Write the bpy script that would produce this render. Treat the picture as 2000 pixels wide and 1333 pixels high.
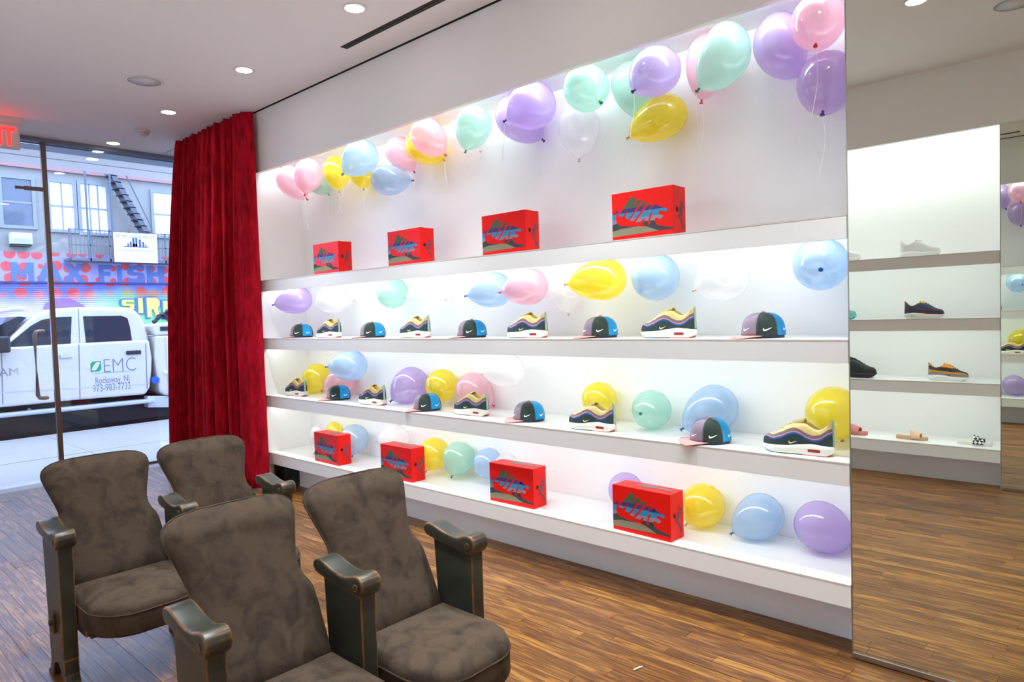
import bpy, math, random
from mathutils import Vector, Matrix, Euler
for o in list(bpy.data.objects): bpy.data.objects.remove(o)
random.seed(7)
S = bpy.context.scene
COL = S.collection
pi = math.pi

# ------------------------------------------------------------------ camera
CAM = Vector((0.0, -2.7447, 1.3606)); YAW, PITCH, ROLL, FPX = 0.7429, 0.0406, -0.0321, 1335.85
_f = Vector((-math.sin(YAW)*math.cos(PITCH), math.cos(YAW)*math.cos(PITCH), -math.sin(PITCH)))
_r0 = Vector((math.cos(YAW), math.sin(YAW), 0)); _u0 = _r0.cross(_f)
_r = math.cos(ROLL)*_r0 + math.sin(ROLL)*_u0
_u = -math.sin(ROLL)*_r0 + math.cos(ROLL)*_u0
cd = bpy.data.cameras.new('camera'); cd.sensor_width = 36; cd.lens = FPX/2000*36; cd.clip_start = 0.05; cd.clip_end = 200
cam = bpy.data.objects.new('camera', cd); COL.objects.link(cam)
cam.matrix_world = Matrix(((_r.x, _u.x, -_f.x, CAM.x), (_r.y, _u.y, -_f.y, CAM.y), (_r.z, _u.z, -_f.z, CAM.z), (0, 0, 0, 1)))
S.camera = cam
S.view_settings.view_transform = 'Standard'; S.view_settings.look = 'None'; S.view_settings.gamma = 1
S.view_settings.use_curve_mapping = False
S.view_settings.exposure = 1.0
S.cycles.max_bounces = 10; S.cycles.diffuse_bounces = 6; S.cycles.glossy_bounces = 6; S.cycles.transparent_max_bounces = 16

def lin(c):
    return tuple(((v/255)/12.92 if v/255 <= .04045 else ((v/255+.055)/1.055)**2.4) for v in c)

# ------------------------------------------------------------------ sky: overcast daylight, blue against the shop's lamps
wd = bpy.data.worlds.new('sky'); S.world = wd; wd.use_nodes = True
bg = wd.node_tree.nodes['Background']; bg.inputs[0].default_value = (0.46, 0.61, 1.0, 1); bg.inputs[1].default_value = 3.0

# ------------------------------------------------------------------ main levels (metres)
ZC = 3.037; ZE = 2.56; Z4 = .2811; SH = .47; Z3 = Z4+SH; Z2 = Z3+SH; Z1 = Z2+SH; TH = .09; D = .41
XL, XR = -5.279, -.805; W = 3.09; XS = -7.15; XM = -.718
XB = 2.6      # back of the shop

# ------------------------------------------------------------------ shelf lamps: linear LED lamps tucked behind every fascia
def strip_light(name, x0, x1, y, z, energy, tilt, col=(.875, .985, 1.02), h=.02):
    l = bpy.data.lights.new(name, 'AREA'); l.shape = 'RECTANGLE'; l.size = x1-x0; l.size_y = h; l.energy = energy; l.color = col
    o = bpy.data.objects.new(name, l); COL.objects.link(o); o.location = ((x0+x1)/2, y, z); o.rotation_euler = (tilt, 0, 0)
    return o
LEDW = 5.4
for z, k in ((Z1, 1.0), (Z2, .78), (Z3, .78)):
    strip_light('shelf_led_lamp', XL+.05, XR-.05, .05, z-.03, LEDW*k, math.radians(32))
strip_light('shelf_led_lamp', XL+.05, XR-.05, .055, 2.625, LEDW*1.8, math.radians(32), h=.06)
OX0 = -4.6
for z in (Z1, Z2, Z3, 2.65):
    strip_light('shelf_led_lamp', OX0+.05, XM-.05, -W-.05, z-.03, LEDW*(.62 if z < 2 else 1.9), math.radians(-32))

# ------------------------------------------------------------------ helpers
def ray(x, y): return _f + _r*((x-1000)/FPX) - _u*((y-666.5)/FPX)
def at(x, y, ax, val):
    v = ray(x, y); t = (val-CAM[ax])/v[ax]; return CAM + v*t
def depth(P): return (P-CAM).dot(_f)

class MB:
    def __init__(s): s.v = []; s.f = []; s.m = []
    def add(s, vs, fs, mi=0):
        b = len(s.v); s.v += [tuple(p) for p in vs]
        for f in fs: s.f.append([b+i for i in f]); s.m.append(mi)
        return s
    def box(s, x0, x1, y0, y1, z0, z1, mi=0):
        return s.add([(x0,y0,z0),(x1,y0,z0),(x1,y1,z0),(x0,y1,z0),(x0,y0,z1),(x1,y0,z1),(x1,y1,z1),(x0,y1,z1)],
                     [(0,3,2,1),(4,5,6,7),(0,1,5,4),(1,2,6,5),(2,3,7,6),(3,0,4,7)], mi)
    def prism(s, poly, ax, a, b, mi=0):
        n = len(poly)
        def P(p, t):
            return (t, p[0], p[1]) if ax == 0 else ((p[0], t, p[1]) if ax == 1 else (p[0], p[1], t))
        vs = [P(p, a) for p in poly] + [P(p, b) for p in poly]
        fs = [tuple(range(n))[::-1], tuple(range(n, 2*n))] + [(i, (i+1) % n, n+(i+1) % n, n+i) for i in range(n)]
        return s.add(vs, fs, mi)
    def grid(s, rows, closed=False, mi=0):
        n = len(rows[0]); vs = [p for r in rows for p in r]; fs = []
        for i in range(len(rows)-1):
            for j in range(n if closed else n-1):
                k = (j+1) % n
                fs.append((i*n+j, i*n+k, (i+1)*n+k, (i+1)*n+j))
        return s.add(vs, fs, mi)
    def lathe(s, prof, n=20, M=None, mi=0):
        rows = []
        for r, z in prof:
            rows.append([Vector((r*math.cos(2*pi*k/n), r*math.sin(2*pi*k/n), z)) for k in range(n)])
        if M is not None: rows = [[M @ p for p in row] for row in rows]
        b = len(s.v); s.grid(rows, True, mi)
        s.f.append([b+i for i in range(n)][::-1]); s.m.append(mi)
        e = b+(len(rows)-1)*n; s.f.append([e+i for i in range(n)]); s.m.append(mi)
        return s
    def cyl(s, c, axis, r, h, n=16, mi=0, r2=None):
        c = Vector(c); q = Vector(axis).normalized().to_track_quat('Z', 'Y').to_matrix().to_4x4()
        return s.lathe([(r, 0), (r if r2 is None else r2, h)], n, Matrix.Translation(c) @ q, mi)
    def tube(s, pts, r, n=8, mi=0):
        pts = [Vector(p) for p in pts]; rows = []; up = Vector((0, 0, 1))
        for i, p in enumerate(pts):
            t = (pts[min(i+1, len(pts)-1)]-pts[max(i-1, 0)]).normalized()
            a = t.cross(up)
            if a.length < 1e-3: a = t.cross(Vector((0, 1, 0)))
            a.normalize(); b = t.cross(a); rr = r[i] if isinstance(r, (list, tuple)) else r
            rows.append([p + a*(rr*math.cos(2*pi*k/n)) + b*(rr*math.sin(2*pi*k/n)) for k in range(n)])
        b0 = len(s.v); s.grid(rows, True, mi)
        s.f.append([b0+i for i in range(n)]); s.m.append(mi)
        e = b0+(len(rows)-1)*n; s.f.append([e+i for i in range(n)][::-1]); s.m.append(mi)
        return s
    def mesh(s, name, mats, smooth=False):
        me = bpy.data.meshes.new(name); me.from_pydata(s.v, [], s.f)
        for m in (mats if isinstance(mats, (list, tuple)) else [mats]): me.materials.append(m)
        if any(s.m): me.polygons.foreach_set('material_index', s.m)
        if smooth: me.polygons.foreach_set('use_smooth', [True]*len(me.polygons))
        me.update(); me.validate()
        return me
WPAR = {}      # things whose parts are written in room coordinates
def link(name, me, parent=None, loc=None, rz=0):
    o = bpy.data.objects.new(name, me); COL.objects.link(o)
    if parent is not None:
        o.parent = parent
        if parent.name in WPAR: o.matrix_parent_inverse = Matrix.Translation(-WPAR[parent.name])
    if loc is not None: o.location = loc
    if rz: o.rotation_euler.z = rz
    return o
def obj(name, mb, mats, parent=None, smooth=False, bevel=0, loc=None, seg=2, sub=0, angle=35):
    o = link(name, mb.mesh(name, mats, smooth), parent, loc)
    if bevel:
        m = o.modifiers.new('bevel', 'BEVEL'); m.width = bevel; m.segments = seg; m.limit_method = 'ANGLE'; m.angle_limit = math.radians(angle)
    if sub:
        m = o.modifiers.new('sub', 'SUBSURF'); m.levels = sub; m.render_levels = sub
    return o
def tag(o, label, cat, group=None, kind=None):
    o['label'] = label; o['category'] = cat
    if group: o['group'] = group
    if kind: o['kind'] = kind
    return o
def thing(name, label, cat, loc=(0, 0, 0), rz=0, group=None, room=False):
    o = bpy.data.objects.new(name, None); COL.objects.link(o); o.location = loc; o.rotation_euler.z = rz; o.empty_display_size = .1
    if room: WPAR[o.name] = Vector(loc)
    return tag(o, label, cat, group)
def struct(o): o['kind'] = 'structure'; return o
def dup(root, loc, rz=None, label=None):
    def cp(o, par):
        c = o.copy(); COL.objects.link(c); c.parent = par
        for ch in KIDS.get(o.name, []): cp(ch, c)
        return c
    KIDS = {}
    for o in TREE(root): KIDS.setdefault(o.parent.name, []).append(o)
    r = cp(root, None); r.location = loc
    if rz is not None: r.rotation_euler.z = rz
    if label: r['label'] = label
    return r
def TREE(root):
    out = []; st = [root]
    while st:
        p = st.pop()
        for c in p.children: out.append(c); st.append(c)
    return out

# ------------------------------------------------------------------ materials
def mat(name, rgb, rough=.5, metal=0, spec=.5, bump=0, bscale=40, var=0, vscale=6, sheen=0, coat=0, emit=None, estr=0, coords='Object'):
    m = bpy.data.materials.new(name); m.use_nodes = True; nt = m.node_tree; N = nt.nodes; L = nt.links
    b = N['Principled BSDF']; c = lin(rgb)+(1,)
    b.inputs['Base Color'].default_value = c; b.inputs['Roughness'].default_value = rough; b.inputs['Metallic'].default_value = metal
    b.inputs['Specular IOR Level'].default_value = spec
    if sheen: b.inputs['Sheen Weight'].default_value = sheen; b.inputs['Sheen Roughness'].default_value = .4
    if coat: b.inputs['Coat Weight'].default_value = coat; b.inputs['Coat Roughness'].default_value = .1
    if emit: b.inputs['Emission Color'].default_value = lin(emit)+(1,); b.inputs['Emission Strength'].default_value = estr
    if bump or var: tc = N.new('ShaderNodeTexCoord')
    if var:
        n = N.new('ShaderNodeTexNoise'); n.inputs['Scale'].default_value = vscale; n.inputs['Detail'].default_value = 5
        L.new(tc.outputs[coords], n.inputs['Vector'])
        mx = N.new('ShaderNodeMixRGB'); mx.inputs[1].default_value = tuple(v*(1-var) for v in c[:3])+(1,); mx.inputs[2].default_value = tuple(min(1, v*(1+var)) for v in c[:3])+(1,)
        L.new(n.outputs[0], mx.inputs[0]); L.new(mx.outputs[0], b.inputs['Base Color'])
    if bump:
        n2 = N.new('ShaderNodeTexNoise'); n2.inputs['Scale'].default_value = bscale; n2.inputs['Detail'].default_value = 4
        L.new(tc.outputs[coords], n2.inputs['Vector'])
        bp = N.new('ShaderNodeBump'); bp.inputs['Strength'].default_value = bump; bp.inputs['Distance'].default_value = .01
        L.new(n2.outputs[0], bp.inputs['Height']); L.new(bp.outputs[0], b.inputs['Normal'])
    return m
def ramp(nt, stops, const=False):
    r = nt.nodes.new('ShaderNodeValToRGB'); e = r.color_ramp.elements
    if const: r.color_ramp.interpolation = 'CONSTANT'
    while len(e) < len(stops): e.new(.5)
    for i, (p, c) in enumerate(stops): e[i].position = p; e[i].color = lin(c)+(1,) if len(c) == 3 else c
    return r

WHITE = mat('white_paint', (240, 238, 236), .55, bump=.02, bscale=30)
CEIL = mat('ceiling_paint', (242, 240, 240), .8)
SHELF = mat('white_laminate', (240, 239, 238), .3)
SHELFEDGE = mat('shelf_edge_band', (214, 206, 198), .4)
PLINTH = mat('scuffed_white_paint', (238, 236, 233), .5, var=.06, vscale=3)
BLACK = mat('black_slot', (12, 12, 14), .6)
GAP = mat('shadow_gap', (40, 40, 42), .8)
STEEL = mat('brushed_steel', (170, 166, 160), .3, metal=1)
DARKSTEEL = mat('dark_steel', (95, 90, 84), .4, metal=1)
LAMPGLOW = mat('downlight_lens', (255, 250, 240), .4, emit=(255, 248, 236), estr=14)
RUBBER = mat('rubber', (22, 22, 24), .8)

def wood_floor():
    m = bpy.data.materials.new('oak_planks'); m.use_nodes = True; nt = m.node_tree; N = nt.nodes; L = nt.links; b = N['Principled BSDF']
    g = N.new('ShaderNodeNewGeometry'); oi = N.new('ShaderNodeObjectInfo')
    a = N.new('ShaderNodeMath'); a.operation = 'ADD'; L.new(g.outputs['Random Per Island'], a.inputs[0]); L.new(oi.outputs['Random'], a.inputs[1])
    fr = N.new('ShaderNodeMath'); fr.operation = 'FRACT'; L.new(a.outputs[0], fr.inputs[0])
    r = ramp(nt, [(0, (118, 74, 28)), (.35, (138, 90, 36)), (.7, (152, 102, 42)), (1, (168, 116, 52))]); L.new(fr.outputs[0], r.inputs[0])
    # grain: world position, shifted per plank
    mul = N.new('ShaderNodeMath'); mul.operation = 'MULTIPLY'; mul.inputs[1].default_value = 31.7; L.new(fr.outputs[0], mul.inputs[0])
    cx = N.new('ShaderNodeCombineXYZ'); L.new(mul.outputs[0], cx.inputs[0]); L.new(mul.outputs[0], cx.inputs[2])
    va = N.new('ShaderNodeVectorMath'); va.operation = 'ADD'; L.new(g.outputs['Position'], va.inputs[0]); L.new(cx.outputs[0], va.inputs[1])
    mp = N.new('ShaderNodeMapping'); mp.inputs['Scale'].default_value = (2.2, 26, 4); L.new(va.outputs[0], mp.inputs['Vector'])
    n = N.new('ShaderNodeTexNoise'); n.inputs['Scale'].default_value = 1.6; n.inputs['Detail'].default_value = 3; n.inputs['Distortion'].default_value = 1.4; L.new(mp.outputs[0], n.inputs['Vector'])
    w = N.new('ShaderNodeMath'); w.operation = 'MULTIPLY'; w.inputs[1].default_value = 11; L.new(n.outputs[0], w.inputs[0])
    sn = N.new('ShaderNodeMath'); sn.operation = 'SINE'; L.new(w.outputs[0], sn.inputs[0])
    mp2 = N.new('ShaderNodeMapping'); mp2.inputs['Scale'].default_value = (6, 190, 4); L.new(va.outputs[0], mp2.inputs['Vector'])
    n2 = N.new('ShaderNodeTexNoise'); n2.inputs['Scale'].default_value = 1; n2.inputs['Detail'].default_value = 2; L.new(mp2.outputs[0], n2.inputs['Vector'])
    gr = ramp(nt, [(.35, (150, 130, 112)), (.6, (255, 255, 255))]); 
    ad = N.new('ShaderNodeMath'); ad.operation = 'MULTIPLY_ADD'; ad.inputs[1].default_value = .2; ad.inputs[2].default_value = .02; L.new(sn.outputs[0], ad.inputs[0])
    ad2 = N.new('ShaderNodeMath'); ad2.operation = 'ADD'; L.new(ad.outputs[0], ad2.inputs[0]); L.new(n2.outputs[0], ad2.inputs[1]); L.new(ad2.outputs[0], gr.inputs[0])
    mx = N.new('ShaderNodeMixRGB'); mx.blend_type = 'MULTIPLY'; mx.inputs[0].default_value = .85; L.new(r.outputs[0], mx.inputs[1]); L.new(gr.outputs[0], mx.inputs[2])
    L.new(mx.outputs[0], b.inputs['Base Color']); b.inputs['Specular IOR Level'].default_value = .4
    n3 = N.new('ShaderNodeTexNoise'); n3.inputs['Scale'].default_value = 3; L.new(g.outputs['Position'], n3.inputs['Vector'])
    rr = N.new('ShaderNodeMapRange'); rr.inputs[3].default_value = .28; rr.inputs[4].default_value = .46; L.new(n3.outputs[0], rr.inputs[0]); L.new(rr.outputs[0], b.inputs['Roughness'])
    bp = N.new('ShaderNodeBump'); bp.inputs['Strength'].default_value = .05; bp.inputs['Distance'].default_value = .003; L.new(gr.outputs[0], bp.inputs['Height']); L.new(bp.outputs[0], b.inputs['Normal'])
    return m
OAK = wood_floor()
JOINT = mat('dark_joint', (38, 26, 18), .8)

def glass_pane(name, tint=(1, 1, 1), refl=1.0):
    m = bpy.data.materials.new(name); m.use_nodes = True; nt = m.node_tree; N = nt.nodes; L = nt.links; N.remove(N['Principled BSDF'])
    t = N.new('ShaderNodeBsdfTransparent'); t.inputs[0].default_value = tint+(1,)
    g = N.new('ShaderNodeBsdfGlossy'); g.inputs['Roughness'].default_value = 0
    f = N.new('ShaderNodeFresnel'); f.inputs[0].default_value = 1.45
    mx = N.new('ShaderNodeMixShader'); L.new(f.outputs[0], mx.inputs[0]); L.new(t.outputs[0], mx.inputs[1]); L.new(g.outputs[0], mx.inputs[2])
    L.new(mx.outputs[0], N['Material Output'].inputs[0]); return m
GLASS = glass_pane('clear_glass', (.97, .985, .98))
MIRROR = mat('mirror_silver', (228, 232, 222), .0, metal=1)

def balloon_mat(name, rgb, alpha=.35):
    m = bpy.data.materials.new(name); m.use_nodes = True; nt = m.node_tree; N = nt.nodes; L = nt.links; b = N['Principled BSDF']; c = lin(rgb)
    b.inputs['Base Color'].default_value = c+(1,); b.inputs['Roughness'].default_value = .16; b.inputs['Specular IOR Level'].default_value = 1; b.inputs['Coat Weight'].default_value = 1; b.inputs['Coat Roughness'].default_value = .06; b.inputs['Coat IOR'].default_value = 1.7
    tr = N.new('ShaderNodeBsdfTranslucent'); tr.inputs[0].default_value = c+(1,)
    tp = N.new('ShaderNodeBsdfTransparent'); tp.inputs[0].default_value = tuple(v**.35 for v in c)+(1,)
    m1 = N.new('ShaderNodeMixShader'); m1.inputs[0].default_value = .3; L.new(b.outputs[0], m1.inputs[1]); L.new(tr.outputs[0], m1.inputs[2])
    m2 = N.new('ShaderNodeMixShader'); m2.inputs[0].default_value = alpha; L.new(m1.outputs[0], m2.inputs[1]); L.new(tp.outputs[0], m2.inputs[2])
    L.new(m2.outputs[0], N['Material Output'].inputs[0]); return m

# ------------------------------------------------------------------ text meshes
def text_mesh(body, size=1, name='lettering', extrude=.002, spacing=1, shear=0, bold=0, align='LEFT'):
    cu = bpy.data.curves.new('t', 'FONT'); cu.body = body; cu.size = size; cu.extrude = extrude; cu.space_character = spacing; cu.shear = shear; cu.offset = bold; cu.align_x = align
    cu.resolution_u = 3
    o = bpy.data.objects.new('t', cu); COL.objects.link(o); bpy.context.view_layer.update()
    me = bpy.data.meshes.new_from_object(o.evaluated_get(bpy.context.evaluated_depsgraph_get())); bpy.data.objects.remove(o); bpy.data.curves.remove(cu)
    xs = [v.co.x for v in me.vertices]; ys = [v.co.y for v in me.vertices]
    me.transform(Matrix.Translation((-min(xs), -min(ys), 0)))
    me.name = name; return me, max(xs)-min(xs), max(ys)-min(ys)
TO_X = Matrix(((0, 0, 1, 0), (1, 0, 0, 0), (0, 1, 0, 0), (0, 0, 0, 1)))   # faces +X, reads towards +Y
def put_text(body, y0, y1, z0, z1, x, m, parent=None, name='lettering', **k):
    me, w, h = text_mesh(body, **k)
    me.transform(Matrix.Diagonal(((y1-y0)/w, (z1-z0)/h, 1, 1))); me.transform(TO_X); me.transform(Matrix.Translation((x, y0, z0)))
    me.materials.clear(); me.materials.append(m)
    return link(name, me, parent)

# ================================================================== THE ROOM
# floor: oak strips running along the display wall
FX0, FX1, FY0, FY1 = -6.95, XB, -W-.2, .16
fl = struct(obj('floor', MB().box(FX0, FX1, FY0, FY1, -.03, -.006), JOINT))
PW = .0575
lens = [.42, .55, .68, .8, .95, 1.1]
pmesh = [MB().box(-l/2+.0006, l/2-.0006, -PW/2+.0006, PW/2-.0006, -.0062, 0).mesh('plank', OAK) for l in lens]
cells = []
nrow = int((FY1-FY0)/PW)
for r in range(nrow):
    y = FY0 + (r+.5)*PW; x = FX0 - random.random()*.5
    while x < FX1:
        k = random.randrange(len(lens)); l = lens[k]
        if x >= FX0 and x+l <= FX1: cells.append((x+l/2, y, k, None))
        else:
            a, b = max(x, FX0), min(x+l, FX1)
            if b-a > .02: cells.append(((a+b)/2, y, k, b-a))
        x += l
def seen(c):
    P = Vector((c[0], c[1], 0)); d = depth(P)
    if d < .3: return 0
    v = P-CAM; u = 1000+FPX*v.dot(_r)/d; w = 666.5-FPX*v.dot(_u)/d
    if -60 < u < 2060 and -50 < w < 1400: return 1/d**2*(.4 if c[1] > .12 else 1)
    return 0
cells.sort(key=seen, reverse=True)
rest = MB()
for i, (x, y, k, cut) in enumerate(cells):
    dz = random.uniform(-.0006, .0006)
    if i < 300 and cut is None and seen((x, y)) > 0:
        link('plank', pmesh[k], fl, (x, y, dz))
    else:
        l = cut or lens[k]
        rest.box(x-l/2+.0006, x+l/2-.0006, y-PW/2+.0006, y+PW/2-.0006, -.0062, dz)
o = obj('plank', rest, OAK, fl); o['kind'] = 'stuff'

# ceiling with shadow gap along the display wall
cl = struct(obj('ceiling', MB().box(XS-.02, XB, -W-.5, -.014, ZC, ZC+.12).box(XS-.02, XL-.03, -.022, .4, ZC, ZC+.12), CEIL))
obj('shadow_gap', MB().box(XL-.03, XB, -.024, .0, ZC+.012, ZC+.06).box(XL-.03, XB, -.001, .02, ZC-.005, ZC+.06), GAP, cl)
# display wall: upper panel, niche back, sides, ends
wr = struct(obj('wall_right', MB().box(XL-.02, XB, 0, .035, ZE, ZC-.005), WHITE))
obj('niche_back', MB().box(XL-.04, XR+.04, D, D+.03, 0, 2.68), SHELF, wr)
obj('niche_top', MB().box(XL-.04, XR+.04, .03, D+.03, 2.635, 2.68), SHELF, wr)
obj('niche_side', MB().box(XL-.045, XL, .0, D, .0, 2.66), SHELF, wr)
obj('niche_side', MB().box(XR, XR+.02, .001, D, .05, 2.66), SHELF, wr)
obj('side_panel', MB().box(XS, XL-.045, .32, .38, 0, ZC), WHITE, wr); obj('return_panel', MB().box(XL-.1, XL-.0455, .0, .32, 0, ZC-.012), WHITE, wr)
obj('end_panel', MB().box(XR+.016, XB, .012, .1, 0, ZE), WHITE, wr)
struct(obj('baseboard_right', MB().box(-5.07, XR+.02, .15, .19, -.001, Z4-TH+.02), PLINTH))
# shelves
shelf_lab = {Z1: 'top white display shelf carrying four red shoeboxes', Z2: 'white display shelf at eye level with caps and sneakers',
             Z3: 'white display shelf just above the bottom ledge, sneakers and balloons on it', Z4: 'white bottom ledge of the display wall above the floor'}
def shelf(x0, x1, yf, sgn, z, label):
    t = thing('display_shelf', label, 'shelf', ((x0+x1)/2, yf, z-TH), room=True)
    def yb(a, b): return (yf+a, yf+b) if sgn > 0 else (yf-b, yf-a)
    obj('board', MB().box(x0, x1, *yb(.022, D-.002), z-.025, z), SHELF, t)
    obj('fascia', MB().box(x0, x1, *yb(.0, .0215), z-TH, z-.006), WHITE, t)
    obj('edge_band', MB().box(x0, x1, *yb(-.001, .0225), z-.0058, z-.0002), SHELFEDGE, t)
    return t
for z in (Z1, Z2, Z3, Z4): shelf(XL+.002, XR-.002, 0, 1, z, shelf_lab[z])
# black loudspeaker in the recess under the ledge by the curtain
t = thing('floor_speaker', 'black floor loudspeaker tucked under the bottom ledge beside the curtain', 'speaker', (-5.175, .22, 0), room=True)
obj('cabinet', MB().box(-5.274, -5.08, .035, .36, .001, .188), BLACK, t, bevel=.012)
obj('speaker_cone', MB().lathe([(.06, 0), (.055, .006), (.03, -.012), (.001, -.014)], 20, Matrix.Translation((-5.17, .035, .095)) @ Matrix.Rotation(pi/2, 4, 'X')), RUBBER, t, True)

# opposite wall with its own lit shelves and mirror
wl = struct(obj('wall_left', MB().box(XS, XB, -W-.04, -W, ZE, ZC), WHITE))
obj('niche_back', MB().box(OX0-.04, XM+.04, -W-D-.03, -W-D, 0, 2.68), SHELF, wl)
obj('niche_top', MB().box(OX0-.04, XM+.04, -W-D-.03, -W-.04, 2.67, 2.7), SHELF, wl)
obj('niche_side', MB().box(OX0-.03, OX0, -W-D, -W, 0, 2.68), SHELF, wl)
obj('niche_side', MB().box(XM, XM+.012, -W-D, -W-.001, 0, 2.68), SHELF, wl)
obj('side_panel', MB().box(XS, OX0-.03, -W-.06, -W, 0, ZE), WHITE, wl)
obj('end_panel', MB().box(XM+.012, XB, -W-.1, -W-.012, 0, ZE), WHITE, wl)
struct(obj('baseboard_left', MB().box(OX0, XM, -W-.17, -W-.13, -.001, Z4-TH+.02), PLINTH))
olab = {Z1: 'top shelf of the opposite wall holding white sneakers, seen in the mirror', Z2: 'second shelf of the opposite wall with the navy sneaker, seen in mirror',
        Z3: 'third shelf of the opposite wall with black and orange sneaker, seen in mirror', Z4: 'bottom ledge of the opposite wall holding slide sandals, seen in mirror'}
for z in (Z1, Z2, Z3, Z4): shelf(OX0+.002, XM-.002, -W, -1, z, olab[z])
struct(obj('wall_back', MB().box(XB, XB+.1, -W-.5, .5, 0, ZC), WHITE))

# mirrors
def mirror(x0, x1, y, sgn, label):
    t = thing('wall_mirror', label, 'mirror', ((x0+x1)/2, y, .012), room=True)
    a, b = (y, y+.008) if sgn > 0 else (y-.008, y)
    obj('mirror_glass', MB().box(x0, x1, a, b, .022, ZE-.002), MIRROR, t)
    e = .0015
    obj('edge_trim', MB().box(x0-.004, x0, a-e, b+e, .012, ZE-.002), STEEL, t)
    obj('bottom_channel', MB().box(x0-.004, x1, a-.004, b+.003, .004, .0225), STEEL, t)
mirror(XR+.004, XR+1.6, 0, 1, 'tall frameless mirror at the end of the lit display shelves')
mirror(XM+.006, XM+1.6, -W, -1, 'tall mirror on the opposite wall, seen inside the near mirror')

# ------------------------------------------------------------------ ceiling fittings
def downlight(x, y, label, power=85):
    t = thing('downlight', label, 'light', (x, y, ZC), group='recessed ceiling downlights')
    rows = [(.062, -.004), (.068, -.001), (.068, .0), (.055, .0)]
    obj('trim_ring', MB().lathe([(.05, -.0015), (.052, -.004), (.062, -.0045), (.067, -.001)], 24), mat_ring, t, True)
    obj('lens', MB().lathe([(.05, -.003), (.0001, -.0032)], 24), LAMPGLOW, t)
    l = bpy.data.lights.new('downlight_lamp', 'SPOT'); l.energy = power; l.spot_size = math.radians(84); l.spot_blend = 1; l.shadow_soft_size = .05; l.color = (.86, .97, 1.02)
    lo = bpy.data.objects.new('downlight_lamp', l); COL.objects.link(lo); lo.parent = t; lo.location = (0, 0, -.02)
mat_ring = mat('lamp_ring', (235, 233, 230), .4)
dl = [('nearest the long black slot'), ('above the chairs, second from the slot'), ('third from the black slot, above the curtain end'), ('nearest the shop window')]
for i, x in enumerate((-3.134, -4.40, -5.663, -6.94)):
    downlight(x, -.505, 'round recessed ceiling downlight '+dl[i], 85 if i < 2 else 26)
downlight(-1.86, -.505, 'round recessed downlight above the right half of the shelves')
downlight(-.59, -.505, 'round recessed downlight in front of the tall mirror')
downlight(-.93, -1.705, 'round downlight reflected at the top of the mirror')
for x, y, w_ in ((.68, -.505, 'just past the tall mirror'), (1.95, -.505, 'at the back wall beside the display side'), (.4, -1.705, 'in the middle of the shop past the camera'), (1.7, -1.705, 'in the middle of the shop at the back')): downlight(x, y, 'added fill downlight %s, out of view' % w_)  # unseen lamps added for more bounce from the back of the shop
for i, x in enumerate((-3.13, -1.86)): downlight(x, -1.705, 'added fill downlight above the near seats, out of view' if i else 'added fill downlight above the far seats, out of view')  # second-row lamps out of view, added to lift the ambient light
MESHGREY = mat('speaker_grille', (230, 228, 230), .7, bump=.3, bscale=900)
for x, y, lab in ((-5.042, -.9, 'round flush ceiling speaker grille above the seats'), (-.523, -2.16, 'round ceiling speaker grille seen at the mirror top')):
    t = thing('ceiling_speaker', lab, 'speaker', (x, y, ZC))
    obj('grille', MB().lathe([(.105, -.003), (.0001, -.006)], 32), MESHGREY, t, True)
    obj('trim_ring', MB().lathe([(.105, -.001), (.106, -.006), (.116, -.005), (.12, -.0005)], 32), mat_ring, t, True)
t = thing('smoke_detector', 'small white smoke detector on the ceiling near the window', 'detector', (-6.354, -.459, ZC))
obj('base_plate', MB().lathe([(.06, -.001), (.06, -.012), (.0001, -.012)], 20), mat_ring, t, True)
obj('sensor_dome', MB().lathe([(.052, -.012), (.05, -.03), (.03, -.045), (.0001, -.046)], 20), mat('detector_plastic', (205, 200, 196), .5), t, True)
t = thing('slot_diffuser', 'long black linear air slot in the ceiling', 'vent', (-2.2, -.235, ZC), room=True)
obj('slot', MB().box(-3.64, -.9, -.262, -.212, ZC-.0015, ZC+.001), BLACK, t)
obj('slot_vane', MB().box(-3.63, -.91, -.237, -.233, ZC-.004, ZC-.0013), DARKSTEEL, t)
# exit sign
ex = thing('exit_sign', 'white ceiling exit sign with glowing red letters by the window', 'sign', (-6.6, -1.5, ZC), room=True)
EXW = mat('exit_housing', (225, 215, 215), .5)
obj('housing', MB().box(-6.625, -6.575, -1.63, -1.298, 2.79, 2.985), EXW, ex, bevel=.004)
obj('canopy', MB().box(-6.63, -6.57, -1.53, -1.27, 2.985, ZC), EXW, ex)
REDGLOW = mat('exit_red', (255, 30, 30), .4, emit=(255, 24, 24), estr=3.5)
put_text('EXIT', -1.61, -1.325, 2.81, 2.955, -6.574, REDGLOW, ex, bold=.03)

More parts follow.
